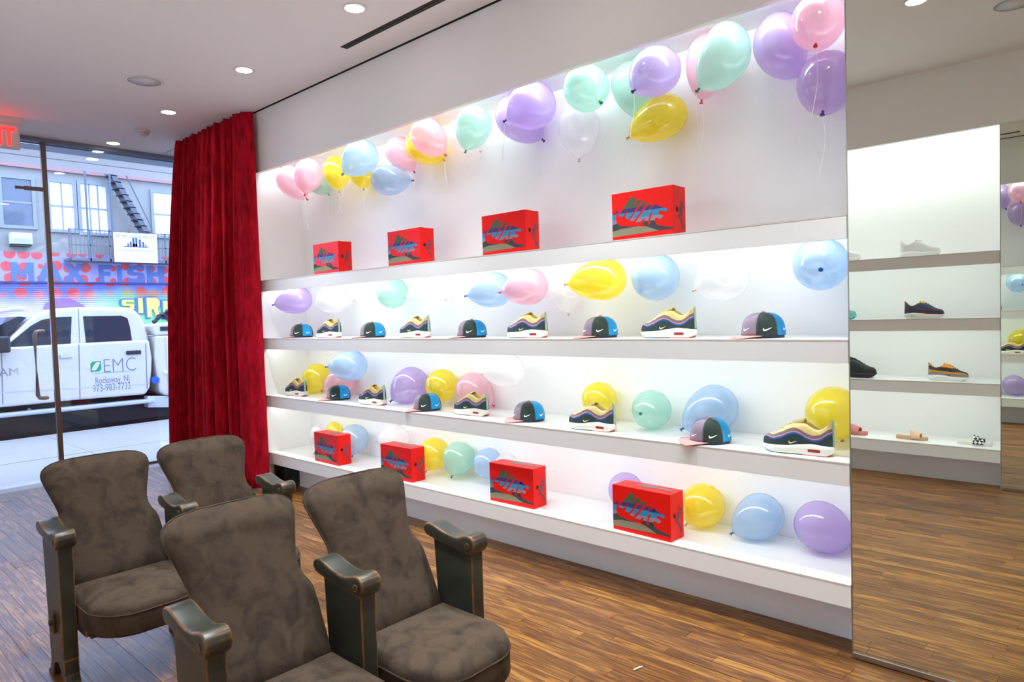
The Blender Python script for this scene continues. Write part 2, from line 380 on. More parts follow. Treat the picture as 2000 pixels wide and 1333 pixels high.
# ------------------------------------------------------------------ storefront
BRONZE = mat('bronze_metal', (120, 108, 100), .35, metal=1)
HANDLE = mat('satin_handle', (205, 203, 205), .35, metal=.35)
GREYB = mat('grey_metal', (120, 130, 150), .5)
w1 = struct(obj('window_1', MB().box(XS-.006, XS+.006, -.99, .32, .02, ZC-.03), GLASS))
obj('head_channel', MB().box(XS-.03, XS+.03, -W, .32, ZC-.035, ZC), GREYB, w1)
obj('floor_channel', MB().box(XS-.02, XS+.02, -.96, .32, 0, .02), BRONZE, w1)
d1 = struct(obj('door_1', MB().box(XS-.006, XS+.006, -2.05, -1.03, .02, ZC-.06), GLASS))
obj('stile', MB().box(XS-.02, XS+.02, -1.028, -.99, .01, ZC-.03), BRONZE, d1)
h0, h1 = .745, 1.335
hd = obj('handle', MB().tube([(XS+.004, -1.085, h1), (XS+.03, -1.12, h1), (XS+.042, -1.15, h1-.006), (XS+.05, -1.165, h1-.03), (XS+.05, -1.165, h0+.03), (XS+.042, -1.15, h0+.006), (XS+.03, -1.12, h0), (XS+.004, -1.085, h0)], .018, 10), HANDLE, d1, True)
obj('closer_arm', MB().box(XS+.01, XS+.03, -1.17, -1.02, 2.565, 2.6).box(XS+.012, XS+.028, -1.235, -1.17, 2.57, 2.595), BRONZE, d1, bevel=.003)
w2 = struct(obj('window_2', MB().box(XS-.006, XS+.006, -W, -2.06, .02, ZC-.035), GLASS))
struct(obj('trim_1', MB().box(-7.3, FX0, -W, .32, -.03, -.002), mat('threshold_stone', (165, 160, 158), .45, var=.05)))
# outside soffit above the entrance
sf = struct(obj('ceiling_soffit', MB().box(-7.76, XS-.03, -5, 3, 3.0, 3.1).box(-8.1, -7.8, -5, 3, 3.0, 3.1), CEIL))
obj('soffit_gap', MB().box(-7.8, -7.76, -5, 3, 3.03, 3.1), BLACK, sf)
obj('soffit_band', MB().box(-7.42, XS-.03, -5, 3, 2.985, 3.0), GREYB, sf)
obj('fascia_front', MB().box(-8.18, -8.1, -5, 3, 3.0, 4.0), CEIL, sf)
t = thing('soffit_light', 'small round light in the soffit outside the window', 'light', (-7.56, -.5, 3.0))
obj('lens', MB().lathe([(.05, -.002), (.0001, -.003)], 20), LAMPGLOW, t); obj('trim_ring', MB().lathe([(.05, -.001), (.06, -.004), (.066, -.0005)], 20), mat_ring, t, True)

# ================================================================== CURTAIN
def velvet(name, dark, light, scale=3.0, sheen=.6, bump=.15, thr=(.42, .62), dist=.8, zs=1.0):
    m = bpy.data.materials.new(name); m.use_nodes = True; nt = m.node_tree; N = nt.nodes; L = nt.links; b = N['Principled BSDF']
    tc = N.new('ShaderNodeTexCoord'); oi = N.new('ShaderNodeObjectInfo')
    va = N.new('ShaderNodeVectorMath'); va.operation = 'ADD'; L.new(tc.outputs['Object'], va.inputs[0]); L.new(oi.outputs['Random'], va.inputs[1])
    n = N.new('ShaderNodeTexNoise'); n.inputs['Scale'].default_value = scale; n.inputs['Detail'].default_value = 6; n.inputs['Roughness'].default_value = .62; n.inputs['Distortion'].default_value = dist
    mpv = N.new('ShaderNodeMapping'); mpv.inputs['Scale'].default_value = (1, 1, zs); L.new(va.outputs[0], mpv.inputs[0]); L.new(mpv.outputs[0], n.inputs['Vector'])
    r = ramp(nt, [(thr[0], dark), (thr[1], light)]); L.new(n.outputs[0], r.inputs[0]); L.new(r.outputs[0], b.inputs['Base Color'])
    b.inputs['Roughness'].default_value = .85; b.inputs['Specular IOR Level'].default_value = .15
    b.inputs['Sheen Weight'].default_value = sheen; b.inputs['Sheen Roughness'].default_value = .35; b.inputs['Sheen Tint'].default_value = lin(light)+(1,)
    n2 = N.new('ShaderNodeTexNoise'); n2.inputs['Scale'].default_value = 90; n2.inputs['Detail'].default_value = 3; L.new(tc.outputs['Object'], n2.inputs['Vector'])
    bp = N.new('ShaderNodeBump'); bp.inputs['Strength'].default_value = bump; bp.inputs['Distance'].default_value = .004; L.new(n2.outputs[0], bp.inputs['Height']); L.new(bp.outputs[0], b.inputs['Normal'])
    return m
REDV = velvet('red_velvet', (140, 3, 22), (196, 14, 42), 26.0, .3, .5, (.35, .65), .6, .25)
rows = []; rc = random.Random(3)
ph = [rc.uniform(0, 6.28) for _ in range(6)]
NS, NZ = 420, 40
def curtain_pt(s, k):
    z = ZC-.015-(ZC-.03)*k
    xl = -6.5-.4*k**.7; xr = -5.2+.0*k
    if k < .12: xl += .0
    x = xl+(xr-xl)*s
    A = .022+.03*min(1, k*2.2)
    w = s*2*pi
    y = A*(math.sin(w*15+ph[0]+.9*math.sin(w*2.3+ph[1])) + .5*math.sin(w*8.3+ph[2]+k*.7) + .4*math.sin(w*27+ph[3]+.8*k))
    x += .5*A*math.sin(w*17+ph[0]+1.2)
    yb = -.105
    if s > .965: yb += (s-.965)/.035*.06
    return (x, yb+y*(1 if s < .97 else .5), z)
for i in range(NZ+1): rows.append([curtain_pt(j/NS, i/NZ) for j in range(NS+1)])
cu = obj('curtain', MB().grid(rows), REDV, smooth=True)
m = cu.modifiers.new('thick', 'SOLIDIFY'); m.thickness = .004
tag(cu, 'deep red velvet curtain gathered in folds between shelves and shop window', 'curtain')

# ================================================================== THEATRE SEATS
def worn_paint():
    m = bpy.data.materials.new('worn_green_paint'); m.use_nodes = True; nt = m.node_tree; N = nt.nodes; L = nt.links; b = N['Principled BSDF']
    tc = N.new('ShaderNodeTexCoord'); g = N.new('ShaderNodeNewGeometry'); bv = N.new('ShaderNodeBevel'); bv.samples = 4; bv.inputs[0].default_value = .009
    d = N.new('ShaderNodeVectorMath'); d.operation = 'DOT_PRODUCT'; L.new(bv.outputs[0], d.inputs[0]); L.new(g.outputs['True Normal'], d.inputs[1])
    n = N.new('ShaderNodeTexNoise'); n.inputs['Scale'].default_value = 22; n.inputs['Detail'].default_value = 5; L.new(tc.outputs['Object'], n.inputs['Vector'])
    mr = N.new('ShaderNodeMapRange'); mr.inputs[1].default_value = .985; mr.inputs[2].default_value = .93; L.new(d.outputs['Value'], mr.inputs[0])
    mu = N.new('ShaderNodeMath'); mu.operation = 'MULTIPLY'; L.new(mr.outputs[0], mu.inputs[0])
    nr = N.new('ShaderNodeMapRange'); nr.inputs[1].default_value = .3; nr.inputs[2].default_value = .55; L.new(n.outputs[0], nr.inputs[0]); L.new(nr.outputs[0], mu.inputs[1])
    n4 = N.new('ShaderNodeTexNoise'); n4.inputs['Scale'].default_value = 9; n4.inputs['Detail'].default_value = 6; L.new(tc.outputs['Object'], n4.inputs['Vector'])
    r = ramp(nt, [(.3, (40, 42, 37)), (.7, (62, 64, 55))]); L.new(n4.outputs[0], r.inputs[0])
    mx = N.new('ShaderNodeMixRGB'); L.new(mu.outputs[0], mx.inputs[0]); L.new(r.outputs[0], mx.inputs[1]); mx.inputs[2].default_value = lin((176, 112, 48))+(1,)
    L.new(mx.outputs[0], b.inputs['Base Color']); b.inputs['Roughness'].default_value = .34
    bp = N.new('ShaderNodeBump'); bp.inputs['Strength'].default_value = .15; bp.inputs['Distance'].default_value = .003; L.new(n4.outputs[0], bp.inputs['Height']); L.new(bp.outputs[0], b.inputs['Normal'])
    return m
PAINT = worn_paint()
BROWNV = velvet('brown_velvet', (52, 42, 35), (80, 65, 53), 13.0, .45, .15, (.3, .56), .5)
RUST = mat('rusty_iron', (92, 62, 40), .6, metal=.4, var=.3, vscale=40)
BACKP = mat('seat_back_metal', (64, 66, 60), .5)

def sm(t): return t*t*(3-2*t)
def make_row(name, label, loc):
    t = thing(name, label, 'theater seats', loc)
    P = .455; Ys = (0, P, 2*P)
    for y in Ys:
        a = MB()
        # arm: side profile swept across its width, dipping in the middle, scroll at the front
        top = [(-.262, .006), (-.25, .02), (-.228, .025), (-.195, .018), (-.155, .007), (-.115, .0), (-.08, .001), (-.055, .009), (-.035, .015), (-.016, .014), (-.003, .005), (.003, -.009), (.002, -.026), (-.006, -.041), (-.016, -.05), (-.034, -.05), (-.06, -.046), (-.16, -.034), (-.225, -.026), (-.25, -.02), (-.262, -.004)]
        a.prism([(p[0], .585+p[1]) for p in top], 1, y-.036, y+.036)
        st = MB().prism([(-.19, .105), (-.02, .105), (-.018, .55), (-.215, .556)], 1, y-.0265, y+.0265)
        so = obj('standard', st, PAINT, t, bevel=.003)
        ao = obj('armrest', a, PAINT, so, bevel=.006, smooth=True, seg=3, angle=50); es = ao.modifiers.new('split', 'EDGE_SPLIT'); es.split_angle = math.radians(42)
        f = MB()
        f.prism([(-.19, .108), (-.19, .07), (-.205, .03), (-.24, .012), (-.24, .0), (-.18, .0), (-.165, .03), (-.15, .062), (-.12, .078), (-.09, .078), (-.065, .06), (-.05, .02), (-.045, 0), (.03, 0), (.03, .012), (-.005, .022), (-.02, .05), (-.02, .108)], 1, y-.026, y+.026)
        obj('foot', f, PAINT, so, bevel=.003)
        obj('bolt', MB().cyl((.018, y-.012, .011), (0, 0, 1), .007, .007, 8), RUST, so)
        obj('bolt', MB().cyl((-.225, y+.005, .011), (0, 0, 1), .007, .007, 8), RUST, so)
        if y == 0:
            hg = MB().box(-.125, -.085, y-.036, y-.026, .2, .275).cyl((-.105, y-.034, .24), (0, -1, 0), .012, .012, 10)
            obj('hinge_plate', hg, RUST, so, bevel=.002)
        obj('rivet', MB().cyl((-.03, y-.03, .565), (0, -1, 0), .011, .0085, 12), PAINT, so)
    for k in range(2):
        yc = (Ys[k]+Ys[k+1])/2
        # back
        prof = [(.312, .19), (.335, .198), (.38, .2), (.42, .2), (.46, .2), (.505, .198), (.525, .191), (.545, .178), (.57, .1685), (.6, .1675), (.635, .176), (.67, .187), (.705, .1985), (.735, .2065), (.752, .206), (.766, .2), (.779, .186), (.789, .164), (.796, .13), (.7995, .08), (.8, .03)]
        NY = 18; fr = []; bk = []
        def cx(z): return -.2-(z-.345)*.49
        for z, hw in prof:
            edge = min(1, (z-.3)/.04, max(.02, (.8015-z)/.05))
            A = []; B = []
            for j in range(NY+1):
                s = -1+2*j/NY; y = hw*math.sin(s*pi/2)
                e = max(0, 1-abs(math.sin(s*pi/2))**6)**.6*math.sqrt(edge)
                A.append((cx(z)+.002+.05*e - .012*math.cos(s*pi/2)*(.8 if z > .42 else .2), yc+y, z))
                B.append((cx(z)-.004-.016*e, yc+y, z))
            fr.append(A); bk.append(B)
        m = MB().grid([r[::-1] for r in fr])
        m.add([p for p in fr[0]]+[p for p in bk[0]], [(j, j+1, NY+1+j+1, NY+1+j) for j in range(NY)])
        N = NY+1
        m.add(fr[-1]+bk[-1], [(j, N+j, N+j+1, j+1) for j in range(NY)])
        for sd in (0, -1):
            L_ = [r[sd] for r in fr]+[r[sd] for r in bk]; n = len(fr)
            m.add(L_, [((i, i+1, n+i+1, n+i) if sd == 0 else (i, n+i, n+i+1, i+1)) for i in range(n-1)])
        bo = obj('backrest', m, BROWNV, t, smooth=True)
        wmod = bo.modifiers.new('weld', 'WELD'); wmod.merge_threshold = .0005
        obj('back_shell', MB().grid([[(p[0]-.003, p[1], p[2]) for p in r] for r in bk]), BACKP, bo, smooth=True)
        # welt along the rim
        rim = [fr[i][0] for i in range(len(fr))] + [fr[-1][j] for j in range(1, NY)] + [fr[i][-1] for i in range(len(fr)-1, -1, -1)]
        obj('welt', MB().tube([(p[0]-.001, p[1], p[2]) for p in rim], .0035, 6), BROWNV, bo, smooth=True)
        # seat cushion: rounded D outline, crowned top
        out = []; x0, x1, hw = -.17, .215, .198; rr = .13
        for a in range(0, 10):
            th = a/9*pi/2; out.append((x1-rr+rr*math.sin(th)*1.0, -hw+rr-rr*math.cos(th)))
        pts = out + [(x, -y) for x, y in out[::-1]]
        pts = [(x0, -hw)] + [(x + .028*(1-(y/hw)**2), y) for x, y in pts] + [(x0, hw)]
        den = []
        for i in range(len(pts)):
            p, qn = pts[i], pts[(i+1) % len(pts)]; L_ = math.dist(p, qn); k2 = max(1, int(L_/.05))
            for s in range(k2): den.append((p[0]+(qn[0]-p[0])*s/k2, p[1]+(qn[1]-p[1])*s/k2))
        c = (.02, 0)
        def ring(sc, z, dz=0):
            return [(c[0]+(x-c[0])*sc, yc+y*sc, z) for x, y in den]
        rws = [ring(.9, .222), ring(.975, .224), ring(1, .234), ring(1, .3), ring(.992, .317), ring(.965, .33), ring(.9, .341), ring(.75, .352), ring(.5, .36), ring(.25, .363), ring(.0005, .364)]
        so = obj('seat_cushion', MB().grid(rws, True).add(rws[0], [tuple(range(len(den)))[::-1]]), BROWNV, t, smooth=True)
        obj('welt', MB().tube([(p[0], p[1], p[2]) for p in ring(1.002, .306)]+[ring(1.002, .306)[0]], .003, 6), BROWNV, so, smooth=True)
        for sy in (-1, 1):
            obj('seat_bracket', MB().box(-.12, .03, yc+sy*.178-.012, yc+sy*.178+.012, .19, .224).box(.02, .08, yc+sy*.165-.02, yc+sy*.165+.02, .198, .224), PAINT, so, bevel=.006)
        obj('seat_pan', MB().box(-.12, .14, yc-.165, yc+.165, .214, .2235), BACKP, so, bevel=.004)
    return t
row1 = make_row('theater_seat_row', 'pair of joined brown velvet theatre seats nearest the camera', (-1.67, -2.03, 0))
row1['group'] = 'theatre seat pairs'
dup(row1, (-2.945, -2.03, 0), label='pair of joined brown velvet theatre seats in the far row by the window')

# ================================================================== SHOEBOXES
BW, BH, BD = .328, .222, .112
REDBOX = mat('red_card', (236, 20, 10), .4, spec=.25)
def stripe_mat(name, dimz, stops, noise=True):
    m = bpy.data.materials.new(name); m.use_nodes = True; nt = m.node_tree; N = nt.nodes; L = nt.links; b = N['Principled BSDF']
    tc = N.new('ShaderNodeTexCoord'); sp = N.new('ShaderNodeSeparateXYZ'); L.new(tc.outputs['Object'], sp.inputs[0])
    d = N.new('ShaderNodeMath'); d.operation = 'DIVIDE'; d.inputs[1].default_value = dimz; L.new(sp.outputs[2], d.inputs[0])
    r = ramp(nt, stops, True); L.new(d.outputs[0], r.inputs[0])
    # corduroy lines in the print
    w = N.new('ShaderNodeMath'); w.operation = 'MULTIPLY'; w.inputs[1].default_value = 1500; L.new(sp.outputs[2], w.inputs[0])
    s_ = N.new('ShaderNodeMath'); s_.operation = 'SINE'; L.new(w.outputs[0], s_.inputs[0])
    mr = N.new('ShaderNodeMapRange'); mr.inputs[1].default_value = -1; mr.inputs[3].default_value = .72; mr.inputs[4].default_value = 1.15; L.new(s_.outputs[0], mr.inputs[0])
    mx = N.new('ShaderNodeVectorMath'); mx.operation = 'SCALE'; L.new(r.outputs[0], mx.inputs[0]); L.new(mr.outputs[0], mx.inputs['Scale'])
    L.new(mx.outputs[0], b.inputs['Base Color']); b.inputs['Roughness'].default_value = .6
    return m
PRINT = stripe_mat('striped_print', BH, [(0, (62, 64, 70)), (.335, (158, 130, 150)), (.43, (40, 140, 185)), (.555, (62, 44, 118)), (.645, (72, 92, 66))])
KHAKI = mat('khaki_print', (140, 134, 104), .7, var=.25, vscale=120)
DKGREY = mat('dark_grey_print', (58, 60, 66), .7, var=.2, vscale=150)
# homography: traced print outline (close-up frame) -> face coordinates 0..1
def homog(q):
    (x0, y0), (x1, y1), (x2, y2), (x3, y3) = q      # TL TR BR BL -> (0,1)(1,1)(1,0)(0,0)
    def sol(A, b):
        n = len(b); A = [r[:]+[b[i]] for i, r in enumerate(A)]
        for i in range(n):
            p = max(range(i, n), key=lambda k: abs(A[k][i])); A[i], A[p] = A[p], A[i]
            for k in range(n):
                if k != i:
                    f = A[k][i]/A[i][i]
                    for j in range(i, n+1): A[k][j] -= f*A[i][j]
        return [A[i][n]/A[i][i] for i in range(n)]
    A, b = [], []
    for (x, y), (u, v) in zip(q, ((0, 1), (1, 1), (1, 0), (0, 0))):
        A.append([x, y, 1, 0, 0, 0, -u*x, -u*y]); b.append(u)
        A.append([0, 0, 0, x, y, 1, -v*x, -v*y]); b.append(v)
    H = sol(A, b)
    return lambda x, y: ((H[0]*x+H[1]*y+H[2])/(H[6]*x+H[7]*y+1), (H[3]*x+H[4]*y+H[5])/(H[6]*x+H[7]*y+1))
HB = homog([(185, 215), (1140, 388), (1097, 1172), (150, 945)])
LET = {'letter_n': [(478,350),(545,400),(512,508),(572,428),(640,462),(428,692),(368,662),(418,545),(332,617),(266,590)],
 'letter_i': [(660,490),(722,520),(498,752),(436,722)],
 'letter_k': [(744,560),(806,582),(722,664),(846,604),(892,640),(752,724),(702,884),(636,846),(678,752),(580,808),(520,774)],
 'letter_e': [(846,612),(1032,742),(998,774),(908,722),(876,764),(962,824),(916,864),(838,816),(806,862),(850,892),(800,905),(736,842)],
 'swoosh_tip': [(290,472),(172,552),(163,702),(236,694),(222,612),(242,545)]}
GREYP = {'swoosh_tail': [(640,822),(704,884),(790,862),(862,944),(980,1004),(1132,1070),(1104,1084),(872,1032),(702,908),(630,852)],
 'swoosh_dark_band': [(163,702),(232,695),(284,748),(400,802),(560,850),(450,832),(300,802),(160,802)]}  # dark grey printed parts: tail and the band along the swoosh
KHP = {'swoosh_body': [(160,803),(300,803),(450,833),(560,852),(694,908),(868,1030),(600,978),(155,888)]}
SWOOSH = [(1,.38),(.72,.215),(.5,.09),(.34,.015),(.22,-.015),(.12,-.01),(.04,.04),(0,.12),(.015,.21),(.06,.3),(.12,.375),(.1,.28),(.115,.2),(.17,.155),(.26,.155),(.42,.2)]
def swoosh_mesh(w, mat_, place, name='swoosh'):
    mb = MB(); mb.add([place(x*w, y*w) for x, y in SWOOSH], [tuple(range(len(SWOOSH)))]); return mb.mesh(name, mat_)
nike_me, nw, nh = text_mesh('NIKE', .03, 'letters', .0002, shear=.3, bold=.0008)
LOGOGREY = mat('box_end_logo', (70, 78, 96), .6, var=.4, vscale=60)
def make_box(label, loc):
    t = thing('shoebox', label, 'shoebox', loc, group='red shoeboxes on the display shelves')
    obj('box_base', MB().box(0.001, BW-.001, .03, BD, 0.001, BH-.001), REDBOX, t)
    lid = obj('lid', MB().box(0, BW, 0, .032, 0, BH), REDBOX, t, bevel=.0012)
    for grp, mt in ((LET, PRINT), (GREYP, DKGREY), (KHP, KHAKI)):
        for nm, poly in grp.items():
            pp = [HB(*p) for p in poly]; pp = [(max(.002, min(.998, u))*BW, v*BH) for u, v in pp]
            obj(nm, MB().prism(pp, 1, -.0007, .0), mt, lid)
    obj('finger_hole', MB().cyl((BW-.002, .033, .115), (1, 0, 0), .011, .0032, 16), BLACK, t)
    e = link('end_logo', nike_me_end, t)
    link('end_swoosh', end_sw, t); link('top_print', top_pr, t)
    return t
nm = nike_me.copy(); nm.transform(Matrix.Diagonal((1/nw*.082, 1/nh*.03, 1, 1))); nm.transform(Matrix.Rotation(math.radians(62), 4, 'Z')); nm.transform(TO_X); nm.transform(Matrix.Translation((BW+.0003, .066, .07))); nm.materials.clear(); nm.materials.append(LOGOGREY); nike_me_end = nm
def _p(x, y):
    a = math.radians(118); X_, Y_ = x*math.cos(a)-y*math.sin(a), x*math.sin(a)+y*math.cos(a); return (BW+.0006, .097+X_*.7, .035+Y_)
end_sw = swoosh_mesh(.085, LOGOGREY, _p)
PRINTG = mat('box_top_print', (120, 104, 104), .6, var=.3, vscale=50)
top_pr = MB().prism([(.11,.05),(.17,.042),(.2,.06),(.3,.05),(.3,.075),(.22,.082),(.16,.1),(.12,.085)], 2, BH, BH+.0004).mesh('top_print', PRINTG)
ordn = ['first', 'second', 'third', 'fourth', 'fifth', 'sixth', 'seventh', 'eighth', 'ninth', 'tenth']
bx0 = None
for i, (x, y, z, rz) in enumerate([(-4.52, .028, Z1, 0), (-3.62, .028, Z1, .0), (-2.75, .028, Z1, 0), (-1.868, .028, Z1, 0.0),
        (-4.65, .046, Z4, -.02), (-3.80, .036, Z4, 0), (-2.769, .042, Z4, .02), (-1.912, .034, Z4, -.045)]):
    lab = 'red shoebox, %s from the curtain, on the %s' % (ordn[i % 4], 'top shelf' if i < 4 else 'bottom ledge')
    if bx0 is None: bx0 = make_box(lab, (x, y, z+.0005))
    else: dup(bx0, (x, y, z+.0005), rz, lab)

# ================================================================== CAPS
CORD = {k: mat('corduroy_'+k, c, .9, bump=.3, bscale=220, sheen=.3) for k, c in dict(mauve=(138, 124, 140), purple=(70, 62, 160), green=(38, 52, 46), blue=(10, 150, 214), dark=(40, 44, 60), tan=(190, 150, 70)).items()}
PINK = mat('pink_brim', (232, 152, 146), .8, bump=.1, bscale=200); WHITEST = mat('white_embroidery', (246, 246, 242), .6); CREAM = mat('cream_stitch', (240, 220, 150), .6)
CR, CH = .0865, .097
def crown(a, h):           # a: angle, h 0..1 height ratio
    prof = [(0, 1.0), (.2, .985), (.4, .955), (.58, .9), (.72, .815), (.84, .69), (.92, .55), (.97, .38), (1, 0)]
    for (h0, r0), (h1, r1) in zip(prof, prof[1:]):
        if h <= h1: r = r0+(r1-r0)*(h-h0)/(h1-h0); break
    return Vector((r*CR*1.06*math.cos(a), r*CR*.97*math.sin(a), .012+h*CH))
def make_cap(label, loc, rz):
    # local +x = brim direction
    t = thing('baseball_cap', label, 'cap', loc, rz, 'colour-blocked caps on the display shelves')
    hs = [0, .1, .2, .3, .4, .5, .58, .66, .72, .78, .84, .88, .92, .95, .97, .985, 1]
    cols = ['mauve', 'green', 'blue', 'dark', 'tan', 'purple']
    for k in range(6):      # clockwise from brim centre when seen from above (towards local +y first)
        rows = []
        for h in hs:
            rows.append([])
            for j in range(9):
                a = (k+j/8)*pi/3; p = crown(a, h); bulge = 1-.018*(1-math.sin(pi*j/8))
                rows[-1].append((p.x*bulge, p.y*bulge, p.z))
        pn = obj('panel', MB().grid(rows), CORD[cols[k]], t, smooth=True); pn.modifiers.new('t', 'SOLIDIFY').thickness = .002
        ac = (k+.5)*pi/3
        def place(x, y, ac=ac):
            hh = .2+(y)/CH; p = crown(ac + (x-.019)/CR, max(0, hh)); n = Vector((p.x, p.y, 0)).normalized(); return p+n*.0012
        link('swoosh', swoosh_mesh(.038, WHITEST if cols[k] != 'x' else CREAM, place), pn)
        e = crown(ac, .8); obj('eyelet', MB().cyl(e*1.0, (e.x, e.y, .05), .0035, .0012, 8), CORD[cols[k]], pn)
    rows = []
    for i in range(7):
        s = i/6; row = []
        for j in range(17):
            a = -1.32+2.64*j/16
            p0 = crown(a, 0); q = Vector((.066+.074*math.cos(a*.62), .106*math.sin(a*.92), .012))
            p = p0.lerp(Vector((q.x, q.y, 0)), s)
            row.append((p.x, p.y, .0115-.0085*s-.004*(abs(a)/1.32)**2*s*0))
        rows.append(row)
    br = obj('brim', MB().grid(rows), PINK, t, smooth=True); sm_ = br.modifiers.new('t', 'SOLIDIFY'); sm_.thickness = .003; sm_.offset = 1
    obj('button', MB().lathe([(.0085, 0), (.008, .004), (.004, .0065), (.0003, .007)], 12, Matrix.Translation((0, 0, .011+CH))), PINK, t, True)
    obj('sweatband', MB().lathe([(CR*.97, .002), (CR*.97, .02), (CR*.93, .02), (CR*.93, .002)], 24), CORD['dark'], t, True)
    return t
capang = math.atan2(-.56, -.83)
caps = [(-4.94, .15, Z2), (-3.99, .15, Z2), (-2.985, .15, Z2), (-2.04, .15, Z2), (-1.19, .15, Z2), (-4.47, .16, Z3), (-3.40, .128, Z3), (-2.545, .15, Z3), (-1.425, .112, Z3)]
c0 = None
for i, (x, y, z) in enumerate(caps):
    n = i if i < 5 else i-5
    lab = 'multicolour cap with pink brim, %s from curtain, %s shelf' % (ordn[n], 'eye-level' if i < 5 else 'lower sneaker')
    if c0 is None: c0 = make_cap(lab, (x, y, z+.0005), capang)
    else: dup(c0, (x, y, z+.0005), capang, lab)

# ================================================================== SNEAKERS
def interp(tab, u):
    if u <= tab[0][0]: return tab[0][1]
    for (a, p), (b, q) in zip(tab, tab[1:]):
        if u <= b: t = (u-a)/(b-a); t = t*t*(3-2*t)*.5+t*.5; return p+(q-p)*t
    return tab[-1][1]
HW = [(0, .012), (.015, .05), (.04, .078), (.09, .115), (.16, .147), (.26, .165), (.36, .162), (.5, .14), (.62, .125), (.75, .122), (.87, .12), (.95, .098), (.985, .06), (1, .02)]
HBASE = [(0, .125), (.03, .105), (.2, .11), (.4, .118), (.55, .142), (.75, .162), (.9, .15), (1, .14)]
HTOP = [(0, .14), (.02, .2), (.06, .24), (.12, .258), (.2, .283), (.29, .335), (.38, .4), (.47, .44), (.56, .452), (.64, .44), (.7, .4), (.76, .368), (.82, .36), (.88, .39), (.94, .455), (.97, .47), (1, .45)]
OPEN = [(0, 0), (.54, 0), (.57, .03), (.62, .062), (.72, .072), (.84, .07), (.91, .055), (.95, .035), (.975, .02), (1, .012)]
B1 = [(0, .2), (.07, .212), (.2, .185), (.31, .217), (.42, .275), (.49, .296), (.56, .28), (.66, .225), (.745, .197), (.83, .212), (.955, .295), (1, .315)]
def make_sneaker(label, loc, rz, cols, L=.285, sole=(224, 220, 208), out=((232, 140, 130), (40, 60, 66), (30, 140, 190)), air=(150, 40, 44), tab=(170, 190, 172), lin_=(214, 190, 120), sw=(240, 226, 170), widths=(.024, .016, .046), b1=B1, group='wavy-striped sneakers on the display shelves', name='sneaker'):
    t = thing(name, label, 'sneaker', loc, rz, group)
    X = lambda u: (u-.5)*L
    us = [0, .008, .02, .035, .055, .08, .11, .15, .19, .23, .27, .31, .35, .39, .43, .47, .51, .55, .58, .61, .65, .69, .73, .77, .81, .85, .89, .92, .945, .965, .98, .992]
    def sec(u, v):   # v 0..1 from feather line up to top line
        hw = interp(HW, u)*L*(.97 if u < .9 else .93); hb = interp(HBASE, u)*L; ht = interp(HTOP, u)*L; op = min(interp(OPEN, u)*L, hw*.8)
        a = v*pi/2; z = hb+(ht-hb)*math.sin(a)
        y = op+(hw-op)*max(0, math.cos(a))**(.55 if u < .5 else .42)
        xx = X(u) + (.012*L*math.sin(a)*-1 if u > .93 else 0)
        return xx, y, z
    def vof(u, z):
        hb = interp(HBASE, u); ht = interp(HTOP, u)
        return 2/pi*math.asin(max(0, min(1, (z-hb)/(ht-hb))))
    # panels between wave lines
    base = [lambda u: 0.0]
    def line(off): return lambda u: min(1, vof(u, interp(b1, u)+off*(.35+.65*min(1, max(0, (u-.02)/.25)))))
    offs = [0, widths[0], widths[0]+widths[1], widths[0]+widths[1]+widths[2]]
    bounds = [lambda u: 0.0]+[line(o) for o in offs]+[lambda u: 1.0]
    names = ['lower_panel', 'wave_stripe', 'wave_stripe', 'wave_stripe', 'upper_panel']
    for k in range(5):
        mb = MB()
        for sd in (-1, 1):
            rows = []
            nn = 7 if k in (0, 4) else 3
            for u in us:
                a, b = bounds[k](u), bounds[k+1](u); b = max(a, b); row = []
                for j in range(nn):
                    x, y, z = sec(u, a+(b-a)*j/(nn-1)); row.append((x, sd*y, z))
                rows.append(row if sd < 0 else row[::-1])
            mb.grid(rows)
        obj(names[k], mb, cols[k], t, smooth=True)
    # heel and toe closing
    # midsole
    def sole_ring(z_of, sc, us2):
        pts = [(X(0.5+(u-.5)*sc), -interp(HW, u)*L*sc*1.07, z_of(u)) for u in us2]
        return pts+[(X(0.5+(u-.5)*sc), interp(HW, u)*L*sc*1.07, z_of(u)) for u in us2[::-1]]
    u2 = us+[1.0]
    spring = lambda u: L*(max(0, (.16-u)/.16)**1.7*.07 + max(0, (u-.93)/.07)**1.5*.03)
    rows = [sole_ring(lambda u: spring(u)+.012*L, .965, u2), sole_ring(lambda u: spring(u)+.022*L, 1.0, u2), sole_ring(lambda u: .5*(spring(u)+.012*L)+.5*interp(HBASE, u)*L, 1.012, u2), sole_ring(lambda u: interp(HBASE, u)*L, .99, u2), sole_ring(lambda u: interp(HBASE, u)*L+.004*L, .94, u2)]
    n = len(rows[0])
    msl = obj('midsole', MB().grid(rows, True).add(rows[-1], [(i, i+1, n-2-i, n-1-i) for i in range(n//2-1)]), mat_cache('sole', sole, .6), t, smooth=True)
    for (a, b), c in zip(((.02, .3), (.3, .6), (.6, 1.0)), (out[2], out[1], out[0])):
        uu = [a+(b-a)*i/8 for i in range(9)]
        r = [sole_ring(lambda u: spring(u)+.0005, .955, uu), sole_ring(lambda u: spring(u)+.016*L, .972, uu)]
        n2 = len(r[0])
        obj('outsole', MB().grid(r, True).add(r[0], [(i, n2-1-i, n2-2-i, i+1) for i in range(n2//2-1)]), mat_cache('outsole', c, .7), t, smooth=True)
